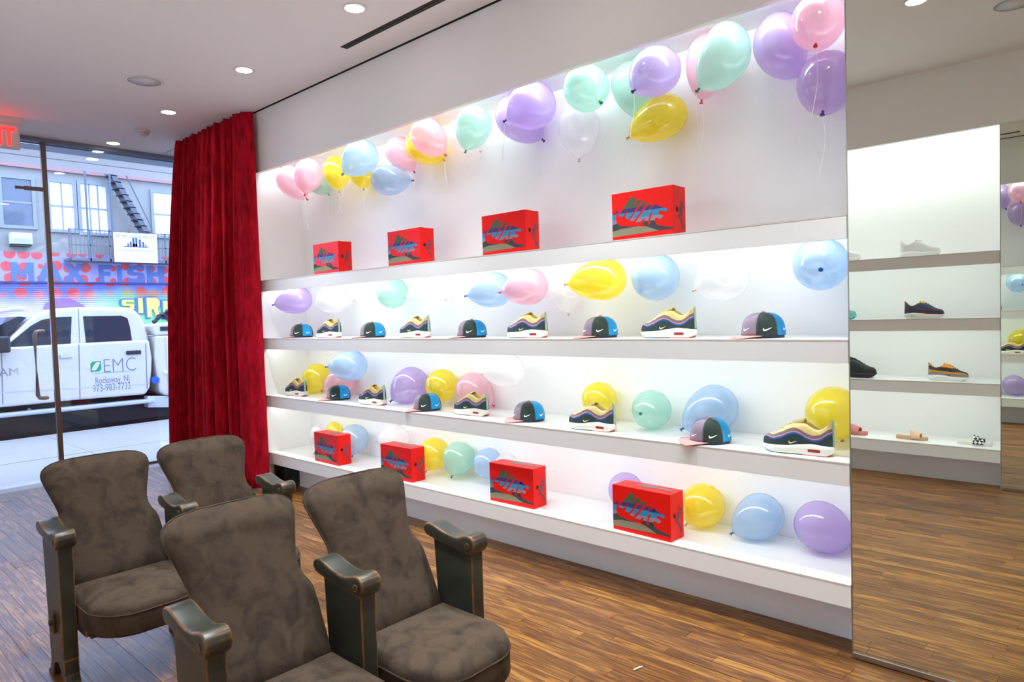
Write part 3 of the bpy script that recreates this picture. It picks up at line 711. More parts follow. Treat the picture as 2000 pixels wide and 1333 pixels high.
    if air:
        for sd in (-1, 1):
            mb = MB(); poly = []
            for i in range(16):
                a = 2*pi*i/16; poly.append((.765+.085*max(-1, min(1, 1.35*math.cos(a))), .073+.021*max(-1, min(1, 1.3*math.sin(a)))))
            vs = [(X(u), sd*(interp(HW, u)*L*1.088+.0006), z*L) for u, z in poly]
            mb.add(vs, [tuple(range(16)) if sd < 0 else tuple(range(16))[::-1]])
            obj('air_window', mb, mat_cache('air', air, .3), msl)
    # lining, tongue, laces, heel tab, swoosh
    li = MB()
    rows = []
    for u in [.56, .6, .65, .7, .75, .8, .85, .9, .94]:
        op = interp(OPEN, u)*L; ht = interp(HTOP, u)*L
        rows.append([(X(u), -op*1.0, ht), (X(u), -op*.9, ht-.05*L), (X(u), -op*.7, ht-.13*L), (X(u), op*.7, ht-.13*L), (X(u), op*.9, ht-.05*L), (X(u), op, ht)])
    li.grid(rows); obj('lining', li, mat_cache('lining', lin_, .9), t, smooth=True)
    tg = []
    for i in range(6):
        s = i/5; u = .46+.15*s; z = (.43+.05*s)*L; w = (.05+.016*s)*L
        tg.append([(X(u), -w, z-.03*L), (X(u), -w*.6, z), (X(u), 0, z+.01*L), (X(u), w*.6, z), (X(u), w, z-.03*L)])
    o = obj('tongue', MB().grid(tg), mat_cache('lining', lin_, .9), t, smooth=True); o.modifiers.new('t', 'SOLIDIFY').thickness = .006
    lc = MB()
    for i in range(5):
        u = .27+.055*i; z = interp(HTOP, u)*L+.004; w = .055*L
        lc.tube([(X(u), -w, z-.012), (X(u+.01), -w*.5, z), (X(u+.012), w*.5, z), (X(u), w, z-.012)], .0022, 5)
    obj('laces', lc, cols[4] if len(cols) < 6 else cols[5], t, smooth=True)
    ht = MB(); rows = []
    for z in (.15, .2, .27, .34, .41, .46, .5):
        xx = X(.995)-.012*L*math.sin(min(1, (z-.14)/.3)*pi/2)+.003
        rows.append([(xx-.006, -.03*L, z*L), (xx, -.018*L, z*L), (xx+.001, .018*L, z*L), (xx-.006, .03*L, z*L)])
    ht.grid(rows); o = obj('heel_tab', ht, mat_cache('tab', tab, .8), t, smooth=True); o.modifiers.new('t', 'SOLIDIFY').thickness = .006
    cap_ = MB()
    if sw:
        for sd in (-1, 1):
            def place(x, y, sd=sd):
                u = .42+x/L; zz = .15*L+y; hb = interp(HBASE, u)*L; htp = interp(HTOP, u)*L
                v = 2/pi*math.asin(max(0.02, min(1, (zz-hb)/(htp-hb)))); p = sec(u, v); return (p[0], sd*(p[1]+.0012), p[2])
            me = swoosh_mesh(.12*L, mat_cache('swoosh', sw, .6), place); 
            link('swoosh', me, t)
    return t
MC = {}
def mat_cache(n, rgb, r):
    k = (n, tuple(rgb), r)
    if k not in MC: MC[k] = mat(n+'_material', rgb, r)
    return MC[k]
cw = [mat('cord_green', (44, 62, 62), .9, bump=.3, bscale=260), mat('cord_blue', (34, 92, 176), .9, bump=.3, bscale=260), mat('cord_pink', (214, 140, 140), .9), mat('cord_mauve', (128, 108, 112), .9, bump=.3, bscale=260), mat('cord_tan', (226, 200, 134), .9, bump=.3, bscale=260)]
shoes = [(-4.50, .12, Z2), (-3.49, .12, Z2), (-2.515, .12, Z2), (-1.632, .12, Z2), (-5.03, .13, Z3), (-3.985, .12, Z3), (-3.0, .135, Z3), (-2.07, .095, Z3), (-1.03, .09, Z3)]
s0 = None
for i, (x, y, z) in enumerate(shoes):
    n = i if i < 4 else i-4
    lab = 'wavy striped sneaker, %s from curtain, on the %s shelf' % (ordn[n], 'eye-level' if i < 4 else 'lower sneaker')
    if s0 is None: s0 = make_sneaker(lab, (x, y, z+.0005), 0, cw)
    else: dup(s0, (x, y, z+.0005), 0, lab)
# footwear on the opposite wall, seen in the mirror (toes towards +x)
og = 'single shoes on the opposite wall'
def mc(rgb): return mat_cache('leather', rgb, .55)
LOWB = [(0, .15), (.1, .2), (.25, .2), (.4, .2), (.55, .22), (.7, .23), (.85, .25), (1, .27)]
YO = -W-.14
wht = [mc((236, 236, 236))]*5
make_sneaker('plain white low sneaker on the opposite top shelf, seen whole in mirror', (-1.235, YO, Z1+.0005), pi, wht, L=.27, sole=(240, 240, 240), out=((230, 230, 230),)*3, air=None, tab=(235, 235, 235), lin_=(225, 225, 225), sw=(228, 228, 228), b1=LOWB, group=og)
make_sneaker('plain white sneaker cut off by the mirror edge, opposite top shelf', (-1.79, YO, Z1+.0005), pi, wht, L=.27, sole=(240, 240, 240), out=((230, 230, 230),)*3, air=None, tab=(235, 235, 235), lin_=(225, 225, 225), sw=(228, 228, 228), b1=LOWB, group=og)
make_sneaker('navy sneaker with red swoosh and yellow trim seen in mirror', (-1.21, YO, Z2+.0005), pi, [mc((44, 52, 74)), mc((44, 52, 74)), mc((150, 30, 50)), mc((56, 66, 90)), mc((58, 68, 92)), mc((70, 40, 40))], L=.265, air=(190, 190, 190), out=((235, 235, 235),)*3, tab=(200, 40, 40), lin_=(226, 180, 60), sw=(190, 30, 56), b1=LOWB, group=og)
make_sneaker('pale teal sneaker mostly hidden by the mirror edge', (-1.83, YO, Z2+.0005), pi, [mc((120, 200, 204))]*5, L=.28, sole=(130, 205, 208), air=None, tab=(110, 190, 196), lin_=(120, 200, 204), sw=(130, 205, 208), b1=LOWB, group=og)
make_sneaker('all black sneaker by the mirror edge', (-1.71, YO, Z3+.0005), pi, [mc((34, 36, 36)), mc((26, 28, 28)), mc((40, 42, 42)), mc((30, 32, 32)), mc((38, 40, 40))], L=.33, sole=(28, 30, 30), out=((24, 24, 24),)*3, air=None, tab=(30, 30, 30), lin_=(40, 46, 40), sw=(46, 48, 48), b1=LOWB, group=og)
make_sneaker('grey, black and orange sneaker with white sole seen in mirror', (-1.055, YO, Z3+.0005), pi, [mc((150, 142, 136)), mc((232, 150, 40)), mc((60, 58, 56)), mc((44, 44, 44)), mc((230, 150, 44)), mc((34, 34, 34))], L=.262, air=None, out=((240, 240, 240),)*3, sole=(238, 238, 236), tab=(150, 142, 136), lin_=(240, 160, 60), sw=(30, 30, 30), widths=(.05, .03, .08), b1=LOWB, group=og)
CHECK = bpy.data.materials.new('checker_strap'); CHECK.use_nodes = True
_n = CHECK.node_tree.nodes; _tc = _n.new('ShaderNodeTexCoord'); _ck = _n.new('ShaderNodeTexChecker'); _ck.inputs['Scale'].default_value = 55
_mp = _n.new('ShaderNodeMapping'); _mp.inputs['Rotation'].default_value = (0, math.radians(45), 0)
CHECK.node_tree.links.new(_tc.outputs['Object'], _mp.inputs[0]); CHECK.node_tree.links.new(_mp.outputs[0], _ck.inputs[0])
_ck.inputs[1].default_value = (.01, .01, .01, 1); _ck.inputs[2].default_value = (.85, .85, .82, 1); CHECK.node_tree.links.new(_ck.outputs[0], _n['Principled BSDF'].inputs['Base Color'])
def make_slide(label, loc, solec, strapm, L=.25):
    t = thing('slide_sandal', label, 'sandal', loc, pi, og)
    us = [0, .02, .06, .12, .2, .3, .4, .5, .6, .7, .8, .9, .96, 1]
    def ring(z, sc):
        a = [((u-.5)*L*sc, -interp(HW, u)*L*1.1*sc, z(u)) for u in us]; return a+[(x, -y, zz) for x, y, zz in a[::-1]]
    top = lambda u: L*(.1+.03*max(0, (u-.5)*2)+.02*max(0, (.15-u)/.15))
    rows = [ring(lambda u: .0005, .97), ring(lambda u: .01, 1), ring(lambda u: top(u)-.004, 1), ring(top, .97)]
    n = len(rows[0])
    obj('footbed', MB().grid(rows, True).add(rows[-1], [(i, i+1, n-2-i, n-1-i) for i in range(n//2-1)]).add(rows[0], [(i, n-1-i, n-2-i, i+1) for i in range(n//2-1)]), mat_cache('foam', solec, .7), t, smooth=True)
    rows = []
    for i in range(9):
        s = i/8; u = .22+.3*s; r = []
        for j in range(13):
            a = pi*j/12; hw = interp(HW, u)*L*1.12; r.append(((u-.5)*L, -hw*math.cos(a), .05*L+(.17+.1*s)*L*math.sin(a)**.8))
        rows.append(r)
    o = obj('strap', MB().grid(rows), strapm, t, smooth=True); o.modifiers.new('t', 'SOLIDIFY').thickness = .005
make_slide('pink slide sandal half cut by the mirror edge', (-1.745, YO, Z4), (206, 128, 118), mat_cache('strap', (206, 122, 112), .7), .26)
make_slide('tan slide sandal in the middle of the mirrored bottom ledge', (-1.30, YO, Z4), (206, 160, 124), mat_cache('strap', (226, 186, 160), .7), .22)
make_slide('white slide sandal with black and white checkered strap', (-.893, YO, Z4), (232, 230, 218), CHECK, .22)

# ================================================================== BALLOONS
BC = dict(yellow=(255, 238, 70), pink=(250, 205, 220), blue=(196, 222, 248), mint=(198, 238, 224), purple=(212, 190, 238), white=(250, 249, 250))
KC = dict(yellow=(226, 160, 20), pink=(214, 40, 70), blue=(30, 90, 180), mint=(10, 140, 90), purple=(60, 30, 110), white=(214, 190, 160))
BM = {k: balloon_mat('balloon_'+k, c, .6 if k == 'white' else .42) for k, c in BC.items()}
KM = {k: mat('knot_'+k, c, .4) for k, c in KC.items()}
RIB = mat('white_ribbon', (250, 250, 250), .5)
# colour, centre px, radius px, knot px, depth behind the shelf front (None: rest on the shelf), knot lean towards (-) / away (+)
BAL = {'top': [
 ('pink', 567, 352, 29, 600, 388, .15, 0), ('pink', 604, 337, 30, 596, 379, .17, 0), ('mint', 622, 352, 26, 642, 379, .3, 0), ('yellow', 657, 332, 27, 662, 373, .24, 0),
 ('yellow', 707, 335, 26, 710, 368, .3, 0), ('blue', 706, 306, 35, 671, 339, .14, 0), ('blue', 755, 352, 32, 804, 352, .17, 0), ('pink', 781, 296, 31, 808, 335, .27, 0),
 ('yellow', 826, 284, 34, 869, 312, .28, 0), ('pink', 834, 265, 36, 870, 301, .14, 0), ('white', 898, 262, 29, 952, 305, .28, 0), ('mint', 926, 243, 37, 910, 294, .15, 0),
 ('purple', 1012, 224, 45, 1063, 272, .28, 0), ('purple', 1042, 201, 48, 987, 236, .12, 0), ('mint', 1145, 172, 47, 1171, 198, .13, -.08), ('white', 1131, 244, 42, 1131, 310, .27, 0),
 ('mint', 1236, 163, 44, 1254, 232, .29, 0), ('purple', 1281, 139, 51, 1240, 176, .13, -.05), ('yellow', 1298, 226, 45, 1226, 270, .24, 0), ('pink', 1386, 112, 47, 1370, 212, .29, 0),
 ('mint', 1420, 101, 59, 1358, 174, .08, 0), ('purple', 1522, 84, 59, 1566, 150, .27, 0), ('pink', 1598, 40, 53, 1593, 86, .09, -.08), ('purple', 1616, 158, 58, 1607, 218, .22, -.06)],
 'eye': [
 ('purple', 583, 586, 27, 534, 596, .15, 0), ('white', 643, 586, 26, 707, 588, .22, 0), ('mint', 766, 572, 32, 762, 570, .24, .1), ('white', 838, 576, 29, 793, 580, .24, 0),
 ('white', 902, 568, 31, 876, 583, .27, 0), ('blue', 967, 566, 35, 912, 578, .2, 0), ('pink', 1035, 560, 37, 979, 571, .17, 0), ('white', 1105, 566, 37, 1110, 612, .29, 0),
 ('yellow', 1183, 546, 42, 1102, 556, .17, 0), ('blue', 1280, 541, 48, 1255, 566, .22, .1), ('white', 1416, 541, 48, 1359, 566, .22, 0), ('blue', 1603, 516, 53, 1603, 526, .19, -.16)],
 'low': [
 ('yellow', 620, 738, 28, 593, 769, None, 0), ('blue', 687, 714, 31, 640, 717, .2, 0), ('pink', 668, 746, 28, 631, 764, .3, 0), ('purple', 803, 751, 35, 766, 788, None, 0),
 ('yellow', 863, 757, 33, 850, 800, None, 0), ('pink', 925, 763, 36, 963, 796, None, 0), ('white', 993, 724, 34, 944, 730, .2, 0), ('yellow', 1170, 786, 35, 1180, 822, None, .03),
 ('mint', 1273, 801, 39, 1253, 808, None, -.12), ('blue', 1395, 800, 47, 1335, 846, None, 0), ('yellow', 1628, 822, 53, 1640, 880, None, .03)],
 'ledge': [
 ('white', 620, 866, 26, 614, 896, None, 0), ('yellow', 655, 862, 29, 668, 892, .3, 0), ('blue', 692, 861, 29, 689, 896, .27, -.02), ('white', 770, 858, 30, 742, 862, .27, 0),
 ('yellow', 848, 896, 32, 838, 930, None, 0), ('mint', 896, 900, 33, 885, 936, None, -.03), ('blue', 953, 913, 31, 962, 948, None, 0), ('white', 988, 918, 29, 996, 950, .3, 0),
 ('purple', 1222, 961, 35, 1240, 998, None, 0), ('yellow', 1373, 990, 43, 1345, 1034, None, 0), ('blue', 1486, 1010, 45, 1432, 1043, None, 0), ('purple', 1604, 1030, 50, 1663, 1066, None, 0)]}
LEVEL = {'top': Z1, 'eye': Z2, 'low': Z3, 'ledge': Z4}
PLACE = {'top': 'under the top of the upper niche', 'eye': 'above the eye-level shelf', 'low': 'on the lower sneaker shelf', 'ledge': 'on the bottom ledge'}
def solve_balloon(col, cx, cy, r, kx, ky, Y, lean, lev, label):
    zs = LEVEL[lev]
    if Y is None:
        best = None
        for i in range(60):
            y = .1+i*.0035; C = at(cx, cy, 1, y); R = r*depth(C)/FPX*.97; e = abs(C.z-R*1.0-zs)
            if y+R < D-.002 and y-R > -.03 and (best is None or e < best[0]): best = (e, y)
        Y = best[1]
    C = at(cx, cy, 1, Y); R = r*depth(C)/FPX*.97
    if Y+R > D-.004 and lean < .05: C = at(cx, cy, 1, D-.004-R)
    if lev == 'top' and C.z+R > ZE and C.y-R < .042: C = at(cx, cy, 1, min(R+.043, D-.004-R))
    if lev == 'top': C.z = min(C.z, 2.632-R)
    if lev in ('low', 'ledge') and C.z-R < zs+.001: C.z = zs+R+.0015
    C.x = min(C.x, XR-R-.003)
    return dict(col=col, C=C, R=R, kx=kx, ky=ky, lean=lean, lev=lev, label=label)
def build_balloon(b):
    col, C, R, kx, ky, lean, lev, label = (b[k] for k in ('col', 'C', 'R', 'kx', 'ky', 'lean', 'lev', 'label')); zs = LEVEL[lev]
    K = CAM + ray(kx, ky)*(depth(C)+lean)
    if not -.05 < K.y < D-.012: K = at(kx, ky, 1, max(-.05, min(D-.012, K.y)))
    if lev in ('low', 'ledge'): K.z = max(K.z, zs+.028)
    K.x = min(K.x, XR-.02)
    ax = (K-C); kd = max(1.13, min(1.85, ax.length/R)); ax.normalize()
    q = (-ax).to_track_quat('Z', 'Y').to_matrix().to_4x4()
    prof = []
    for i in range(1, 13): a = i/12*pi/2; prof.append((R*math.sin(a), R*math.cos(a)))
    for i in range(1, 15):
        t = i/14; prof.append((max(.05*R, R*(1-t**2.1)**.72), -R*t*kd))
    M = Matrix.Translation(C) @ q
    mb = MB(); rows = []
    me = MB().lathe([(.0005, R)]+prof, 26).mesh('balloon', BM[col], True)
    # clear of shelf board, niche back and ceiling
    vs = [M @ v.co for v in me.vertices]; d_ = Vector((0, 0, 0)); tip = 0.17*R
    tz = min(min(v.z for v in vs), (M @ Vector((0, 0, -R*kd-tip))).z-.012)
    if tz < zs+.002: d_.z = zs+.002-tz
    ty_ = max(v.y for v in vs)
    if ty_ > D-.004: d_.y = D-.004-ty_
    M = Matrix.Translation(d_) @ M; C = C+d_
    o = bpy.data.objects.new('balloon', me); COL.objects.link(o); o.matrix_world = M
    b.update(o=o, M=M, C=C, kd=kd)
    tag(o, label, 'balloon', 'pearl balloons on the display wall')
    k = R*.1
    kn = MB().lathe([(.05*R, .01*R), (.055*R, -.03*R), (.035*R, -.07*R), (.05*R, -.1*R), (.085*R, -.15*R), (.06*R, -.155*R)], 10)
    ko = obj('knot', kn, KM[col], o, smooth=True, loc=(0, 0, -R*kd))
    if lev == 'top':
        Mi = M.inverted(); kw = M @ Vector((0, 0, -R*(kd+.1))); pts = []
        ln = random.uniform(.12, .3); p0 = random.uniform(0, 6)
        for i in range(9):
            s = i/8; pts.append(Mi @ (kw+Vector((.018*math.sin(p0+3.2*s)*s**.7, .012*math.cos(p0+2.6*s)*s, -ln*s))))
        obj('ribbon', MB().tube(pts, .0011, 5), RIB, o)
    return o
SOL = []
for lev, L_ in BAL.items():
    by = {}
    for b in sorted(L_, key=lambda b: b[1]): by.setdefault(b[0], []).append(b)
    for col, lst in by.items():
        for i, b in enumerate(lst):
            which = 'the only %s balloon' % col if len(lst) == 1 else '%s %s balloon from the curtain' % (ordn[i], col)
            SOL.append(solve_balloon(*b, lev, '%s, %s' % (which, PLACE[lev])))
# crowded balloons slide apart in depth
for it in range(80):
    for i, p in enumerate(SOL):
        for q in SOL[i+1:]:
            if p['lev'] != q['lev'] or p['lev'] in ('low', 'ledge'): continue
            if (p['C']-q['C']).length >= p['R']+q['R']+.002: continue
            fr, bk = (p, q) if depth(p['C']) < depth(q['C']) else (q, p)
            for w, k in ((fr, .997), (bk, 1.003)):
                C2 = CAM+(w['C']-CAM)*k; R2 = w['R']*k
                lo = R2+.042 if C2.z+R2 > ZE-.01 else R2-.03
                if lo < C2.y < D-.006-R2 and C2.x < XR-R2-.003 and C2.x > XL+R2+.003 and C2.z+R2 < 2.634: w['C'], w['R'] = C2, R2
for p in SOL: build_balloon(p)
# what still touches is pressed flat against its neighbour
from mathutils.bvhtree import BVHTree
def btree(p):
    me = p['o'].data; return BVHTree.FromPolygons([p['M'] @ v.co for v in me.vertices], [list(f.vertices) for f in me.polygons])
def squash(p, n, k):
    n = n.normalized(); Sq = Matrix.Translation(p['C']) @ Matrix.Scale(k, 4, n) @ Matrix.Translation(-p['C']); T = p['M'].inverted() @ Sq @ p['M']
    p['o'].data.transform(T)
    for c in p['o'].children:
        if c.name.startswith('knot'): d_ = (T @ c.location)-c.location; c.location += d_
    for c in p['o'].children:
        if c.name.startswith('ribbon'): c.location += d_
TR = [btree(p) for p in SOL]
for it in range(12):
    hits = [(i, j) for i in range(len(SOL)) for j in range(i+1, len(SOL)) if SOL[i]['lev'] == SOL[j]['lev'] and (SOL[i]['C']-SOL[j]['C']).length < .5 and TR[i].overlap(TR[j])]
    if not hits: break
    for i, j in hits:
        n = SOL[j]['C']-SOL[i]['C']
        for k in (i, j): squash(SOL[k], n, .95); TR[k] = btree(SOL[k])

# ================================================================== THE STREET
SIDE = mat('concrete_sidewalk', (160, 155, 148), .8, bump=.2, bscale=60, var=.08, vscale=2)
ROAD = mat('asphalt', (52, 54, 58), .8, bump=.3, bscale=120)
KERBX = -11.0; SZ = -.1
sw = struct(obj('sidewalk', MB().box(KERBX+.15, -7.3, -9, 7, SZ-.1, SZ-.012), mat('sidewalk_joint', (120, 120, 124), .9)))
for i in range(2):
    for j in range(9):
        x1 = -7.3-i*1.75; y0 = -8+j*1.55
        obj('slab', MB().box(x1-1.74 if i == 0 else KERBX+.16, x1-.008, y0, y0+1.542, SZ-.05, SZ-random.random()*.003), SIDE, sw)
struct(obj('kerb', MB().box(KERBX, KERBX+.15, -9, 7, SZ-.2, SZ+.002), SIDE, bevel=.015))
struct(obj('road', MB().box(-21.5, KERBX, -14, 18, SZ-.3, SZ-.15), ROAD))
struct(obj('sidewalk_far', MB().box(-24, -21.5, -14, 18, SZ-.2, SZ), SIDE))
struct(obj('wall_building_front', MB().box(-7.32, XS-.02, .38, 6, -.1, 3.0), WHITE))
struct(obj('wall_building_side', MB().box(-8.1, XS-.02, -8, -W-.02, -.1, 7), WHITE))
struct(obj('wall_upper_front', MB().box(-8.1, XS-.02, -8, 6, 3.1, 7), WHITE))

# ------------------------------------------------------------------ pickup truck at the kerb
TX = -11.35
def ty(x, y, X=TX):
    p = at(x, y, 0, X); return (p.y, p.z)
TWHITE = mat('truck_white_paint', (218, 213, 205), .25, coat=.6)
TGLASS = mat('truck_tinted_glass', (8, 20, 46), .05, spec=.45)
TDARK = mat('truck_dark_trim', (30, 34, 42), .5)
CHROME = mat('truck_chrome', (190, 194, 200), .15, metal=1)
tr = thing('utility_truck', 'white crew-cab utility truck parked at the kerb outside', 'truck', (TX-.95, .8, SZ-.15), room=True)
TI = TX-.1     # glasshouse sits slightly inboard
lower = [ty(-420, 712), ty(-300, 690), ty(-130, 684), ty(0, 680), ty(150, 671), ty(292, 664), ty(298, 700), ty(297, 725), ty(294, 757), ty(285, 771), ty(150, 782), ty(0, 797), ty(-420, 842)]
obj('cab_body', MB().prism(lower, 0, TX-1.9, TX), TWHITE, tr, bevel=.04, seg=4)
gh = [ty(-8, 684, TI), ty(20, 662, TI), ty(62, 622, TI), ty(82, 609, TI), ty(110, 603, TI), ty(160, 600, TI), ty(240, 601, TI), ty(266, 606, TI), ty(280, 624, TI), ty(290, 655, TI), ty(293, 670, TI)]
obj('cab_roof', MB().prism(gh, 0, TI-1.7, TI), TWHITE, tr, bevel=.06, seg=4)
obj('windshield', MB().prism([ty(-20, 676, TI), ty(10, 664, TI), ty(56, 620, TI), ty(40, 618, TI), ty(-6, 640, TI)], 0, TI-1.55, TI-.12), TGLASS, tr)
wr_ = obj('window', MB().prism([ty(162, 618, TI), ty(237, 617, TI), ty(249, 622, TI), ty(254, 640, TI), ty(258, 667, TI), ty(168, 672, TI)], 0, TI-.01, TI+.006), TGLASS, tr, bevel=.004)
wf_ = obj('window', MB().prism([ty(140, 619, TI), ty(112, 620, TI), ty(82, 625, TI), ty(60, 637, TI), ty(22, 668, TI), ty(8, 682, TI), ty(138, 674, TI)], 0, TI-.01, TI+.006), TGLASS, tr, bevel=.004)
for nm, x, y0, y1 in (('door_seam', 153, 673, 780), ('door_seam', 284, 672, 760), ('door_seam', 2, 690, 790)):
    a, b = ty(x, y0), ty(x+2.5, y1); obj(nm, MB().prism([a, (a[0]+.012, a[1]), (b[0]+.012, b[1]), b], 0, TX, TX+.002), mat_cache('seam', (120, 126, 136), .6), tr)
a, b = ty(152, 602, TI), ty(155, 671, TI); obj('door_seam', MB().prism([a, (a[0]+.01, a[1]), (b[0]+.01, b[1]), b], 0, TI, TI+.002), mat_cache('seam', (120, 126, 136), .6), tr)
a, b = ty(0, 768), ty(285, 752); obj('body_crease', MB().prism([a, b, (b[0], b[1]+.012), (a[0], a[1]+.012)], 0, TX, TX+.003), mat_cache('seam2', (190, 196, 206), .4), tr)
for x0, x1, y0, y1, m_ in ((246, 275, 686, 692, TDARK), (115, 141, 694, 699.5, CHROME)):
    a = ty(x0, y0); b = ty(x1, y1); obj('door_handle', MB().box(TX, TX+.03, a[0], b[0], b[1], a[1]), m_, tr, bevel=.01)
a = ty(-10, 661); obj('side_mirror', MB().box(TX, TX+.18, a[0]-.08, a[0]+.14, a[1]-.2, a[1]+.02), TDARK, tr, bevel=.03)
EMCG = mat('sign_green', (20, 165, 105), .5); EMCT = mat('sign_grey_text', (128, 136, 154), .6)
a, b = ty(176, 707), ty(198, 725.5)
lf = obj('leaf_logo', MB().prism([(a[0], b[1]), (a[0], a[1]-.03), (a[0]+.03, a[1]), (b[0], a[1]), (b[0], b[1]+.03), (b[0]-.03, b[1])], 0, TX, TX+.003), EMCG, tr)
cy_, cz_ = (a[0]+b[0])/2, (a[1]+b[1])/2; hw_, hh_ = (b[0]-a[0])/2*.85, (a[1]-b[1])/2*.85
leaf = []
for i in range(9): t_ = i/8; leaf.append((cy_-hw_+2*hw_*t_, cz_-hh_*.7+2*hh_*.75*t_+.05*math.sin(pi*t_)))
for i in range(7, 0, -1): t_ = i/8; leaf.append((cy_-hw_+2*hw_*t_, cz_-hh_*.7+2*hh_*.75*t_-.055*math.sin(pi*t_)))
obj('leaf', MB().prism(leaf, 0, TX+.003, TX+.005), TWHITE, lf)
def ttext(body, x0, y0, x1, y1, m_, X=None, **k):
    X = TX if X is None else X
    A, B = at(x0, y0, 0, X), at(x1, y1, 0, X); o = put_text(body, A.y, B.y, min(A.z, B.z), max(A.z, B.z), X+.001, m_, tr, **k); return o
ttext('EMC', 202, 702, 266, 723.5, EMCT, bold=-.018)
a, b = ty(177, 731), ty(264, 725); obj('sign_rule', MB().prism([a, b, (b[0], b[1]+.008), (a[0], a[1]+.008)], 0, TX, TX+.002), mat_cache('rule', (120, 190, 170), .6), tr)
ttext('Rockaway, NJ', 186, 738, 253, 748.5, EMCT, extrude=.001)
ttext('973-983-7733', 181, 752.5, 255, 760, EMCT, extrude=.001)
ttext('RAM', -18, 722, 36, 733, CHROME)
# running board and underbody
a, b = ty(-300, 838), ty(297, 779); obj('running_board', MB().prism([(a[0], a[1]-.05), (b[0], b[1]-.055), b, a], 0, TX-.1, TX+.12), mat_cache('step', (200, 206, 214), .35), tr, bevel=.015)
obj('chassis', MB().box(TX-1.75, TX-.15, -3.2, 5.2, SZ-.0, .22), TDARK, tr)
# service body behind the cab
BX = TX+.03
sb = [ty(304, 657, BX), ty(420, 650, BX), ty(900, 610, BX), ty(900, 800, BX), ty(420, 776, BX), ty(322, 773, BX), ty(312, 765, BX), ty(303, 700, BX)]
obj('service_body', MB().prism(sb, 0, BX-1.95, BX), TWHITE, tr, bevel=.03, seg=3)
ub = [ty(294, 636, BX-.05), ty(300, 633, BX-.05), ty(900, 590, BX-.05), ty(900, 640, BX-.05), ty(302, 655, BX-.05)]
obj('toolbox', MB().prism(ub, 0, BX-.7, BX-.05), TWHITE, tr, bevel=.02)
a, b = ty(323, 659, BX), ty(420, 768, BX); obj('locker_door', MB().box(BX, BX+.012, a[0], b[0], b[1], a[1]), TWHITE, tr, bevel=.008)
a, b = ty(315, 638.5, BX), ty(362, 645, BX); bd = obj('badge', MB().box(BX-.05, BX-.035, a[0], b[0], b[1], a[1]), TDARK, tr)
ttext('EMC', 331, 639.5, 347, 643.8, mat_cache('badge_text', (220, 225, 230), .5), X=BX-.035)
for tx, y0, y1 in (('GVW', 728, 734), ('NJ', 737.5, 744), ('USD', 747, 753.5)):
    me, w_, h_ = text_mesh(tx, .075); me.transform(TO_X); A = at(331, y1, 0, BX+.012); me.transform(Matrix.Translation((BX+.013, A.y, A.z))); me.materials.clear(); me.materials.append(EMCT); link('lettering', me, tr)
for x, y, c, r in ((334.6, 763, (240, 120, 50), .04), (323, 727, (250, 240, 230), .028)):
    p = at(x, y, 0, BX+.012); obj('marker_light', MB().cyl((BX, p.y, p.z), (1, 0, 0), r, .03, 12), mat_cache('marker', c, .3), tr)
p = at(304, 743, 0, BX); obj('fuel_cap', MB().cyl((BX-.05, p.y, p.z), (1, 0, 0), .055, .06, 14), mat_cache('cap', (30, 90, 220), .4), tr)
a, b = ty(285, 772, BX), ty(900, 815, BX); obj('body_skirt', MB().prism([ty(290, 775, BX), ty(420, 772, BX), ty(900, 770, BX), ty(900, 850, BX), ty(420, 796, BX), ty(290, 797, BX)], 0, BX-.2, BX-.02), mat_cache('skirt', (206, 210, 218), .4), tr, bevel=.01)
ro = MB()
for x, y, x2, y2 in ((300, 630, 318, 612), (318, 612, 345, 640), (308, 618, 330, 622), (326, 606, 334, 634)):
    A = at(x, y, 0, BX-.4); B = at(x2, y2, 0, BX-.5); ro.tube([A, B], .035, 6)
obj('roof_rack_tools', ro, TDARK, tr)
rb = MB(); A = at(27, 606, 0, TI-.3); rb.box(TI-1.3, TI-.2, A.y-.06, A.y+.12, A.z-.02, A.z+.04)
obj('cab_lights', rb, TWHITE, tr, bevel=.02)
for yw in (-2.15, 4.3):
    wh = MB().lathe([(.2, -.12), (.36, -.12), (.39, -.08), (.39, .08), (.36, .12), (.2, .12)], 24, Matrix.Translation((TX-.12, yw, SZ-.15+.39)) @ Matrix.Rotation(pi/2, 4, 'Y'))
    wo = obj('wheel', wh, RUBBER, tr, True); obj('hub', MB().cyl((TX-.16, yw, SZ-.15+.39), (1, 0, 0), .21, .12, 16), CHROME, wo)

# ------------------------------------------------------------------ building across the street
BXX = -24.0
def by(x, y, X=BXX):
    p = at(x, y, 0, X); return (p.y, p.z)
def brect(x0, y0, x1, y1, X=BXX):
    a = at((x0+x1)/2, y0, 0, X); b = at((x0+x1)/2, y1, 0, X); l = at(x0, (y0+y1)/2, 0, X); r_ = at(x1, (y0+y1)/2, 0, X)
    return l.y, r_.y, b.z, a.z
FAC = mat('grey_painted_facade', (150, 148, 142), .8, bump=.2, bscale=8, var=.1, vscale=1.2)
REDTRIM = mat('red_cornice', (170, 128, 126), .8)
FRAME = mat('window_frame_grey', (140, 146, 152), .7)
PANE = mat('bright_window_pane', (238, 244, 246), .05, spec=1.0)
PANED = mat('dark_window_pane', (70, 84, 104), .05, spec=1.0)
IRON = mat('fire_escape_iron', (96, 104, 112), .7)
bl = thing('corner_building', 'grey two-storey building with painted ground floor across the street', 'building', (BXX-.3, 4, SZ), room=True)
wz = 3.6
obj('upper_wall', MB().box(BXX-.6, BXX, -8, 16, wz, 6.05), FAC, bl)
obj('cornice', MB().box(BXX-.6, BXX+.12, -8, 16, 6.05, 6.3), REDTRIM, bl)
obj('parapet', MB().box(BXX-.6, BXX+.02, -8, 16, 6.3, 6.45), FAC, bl)
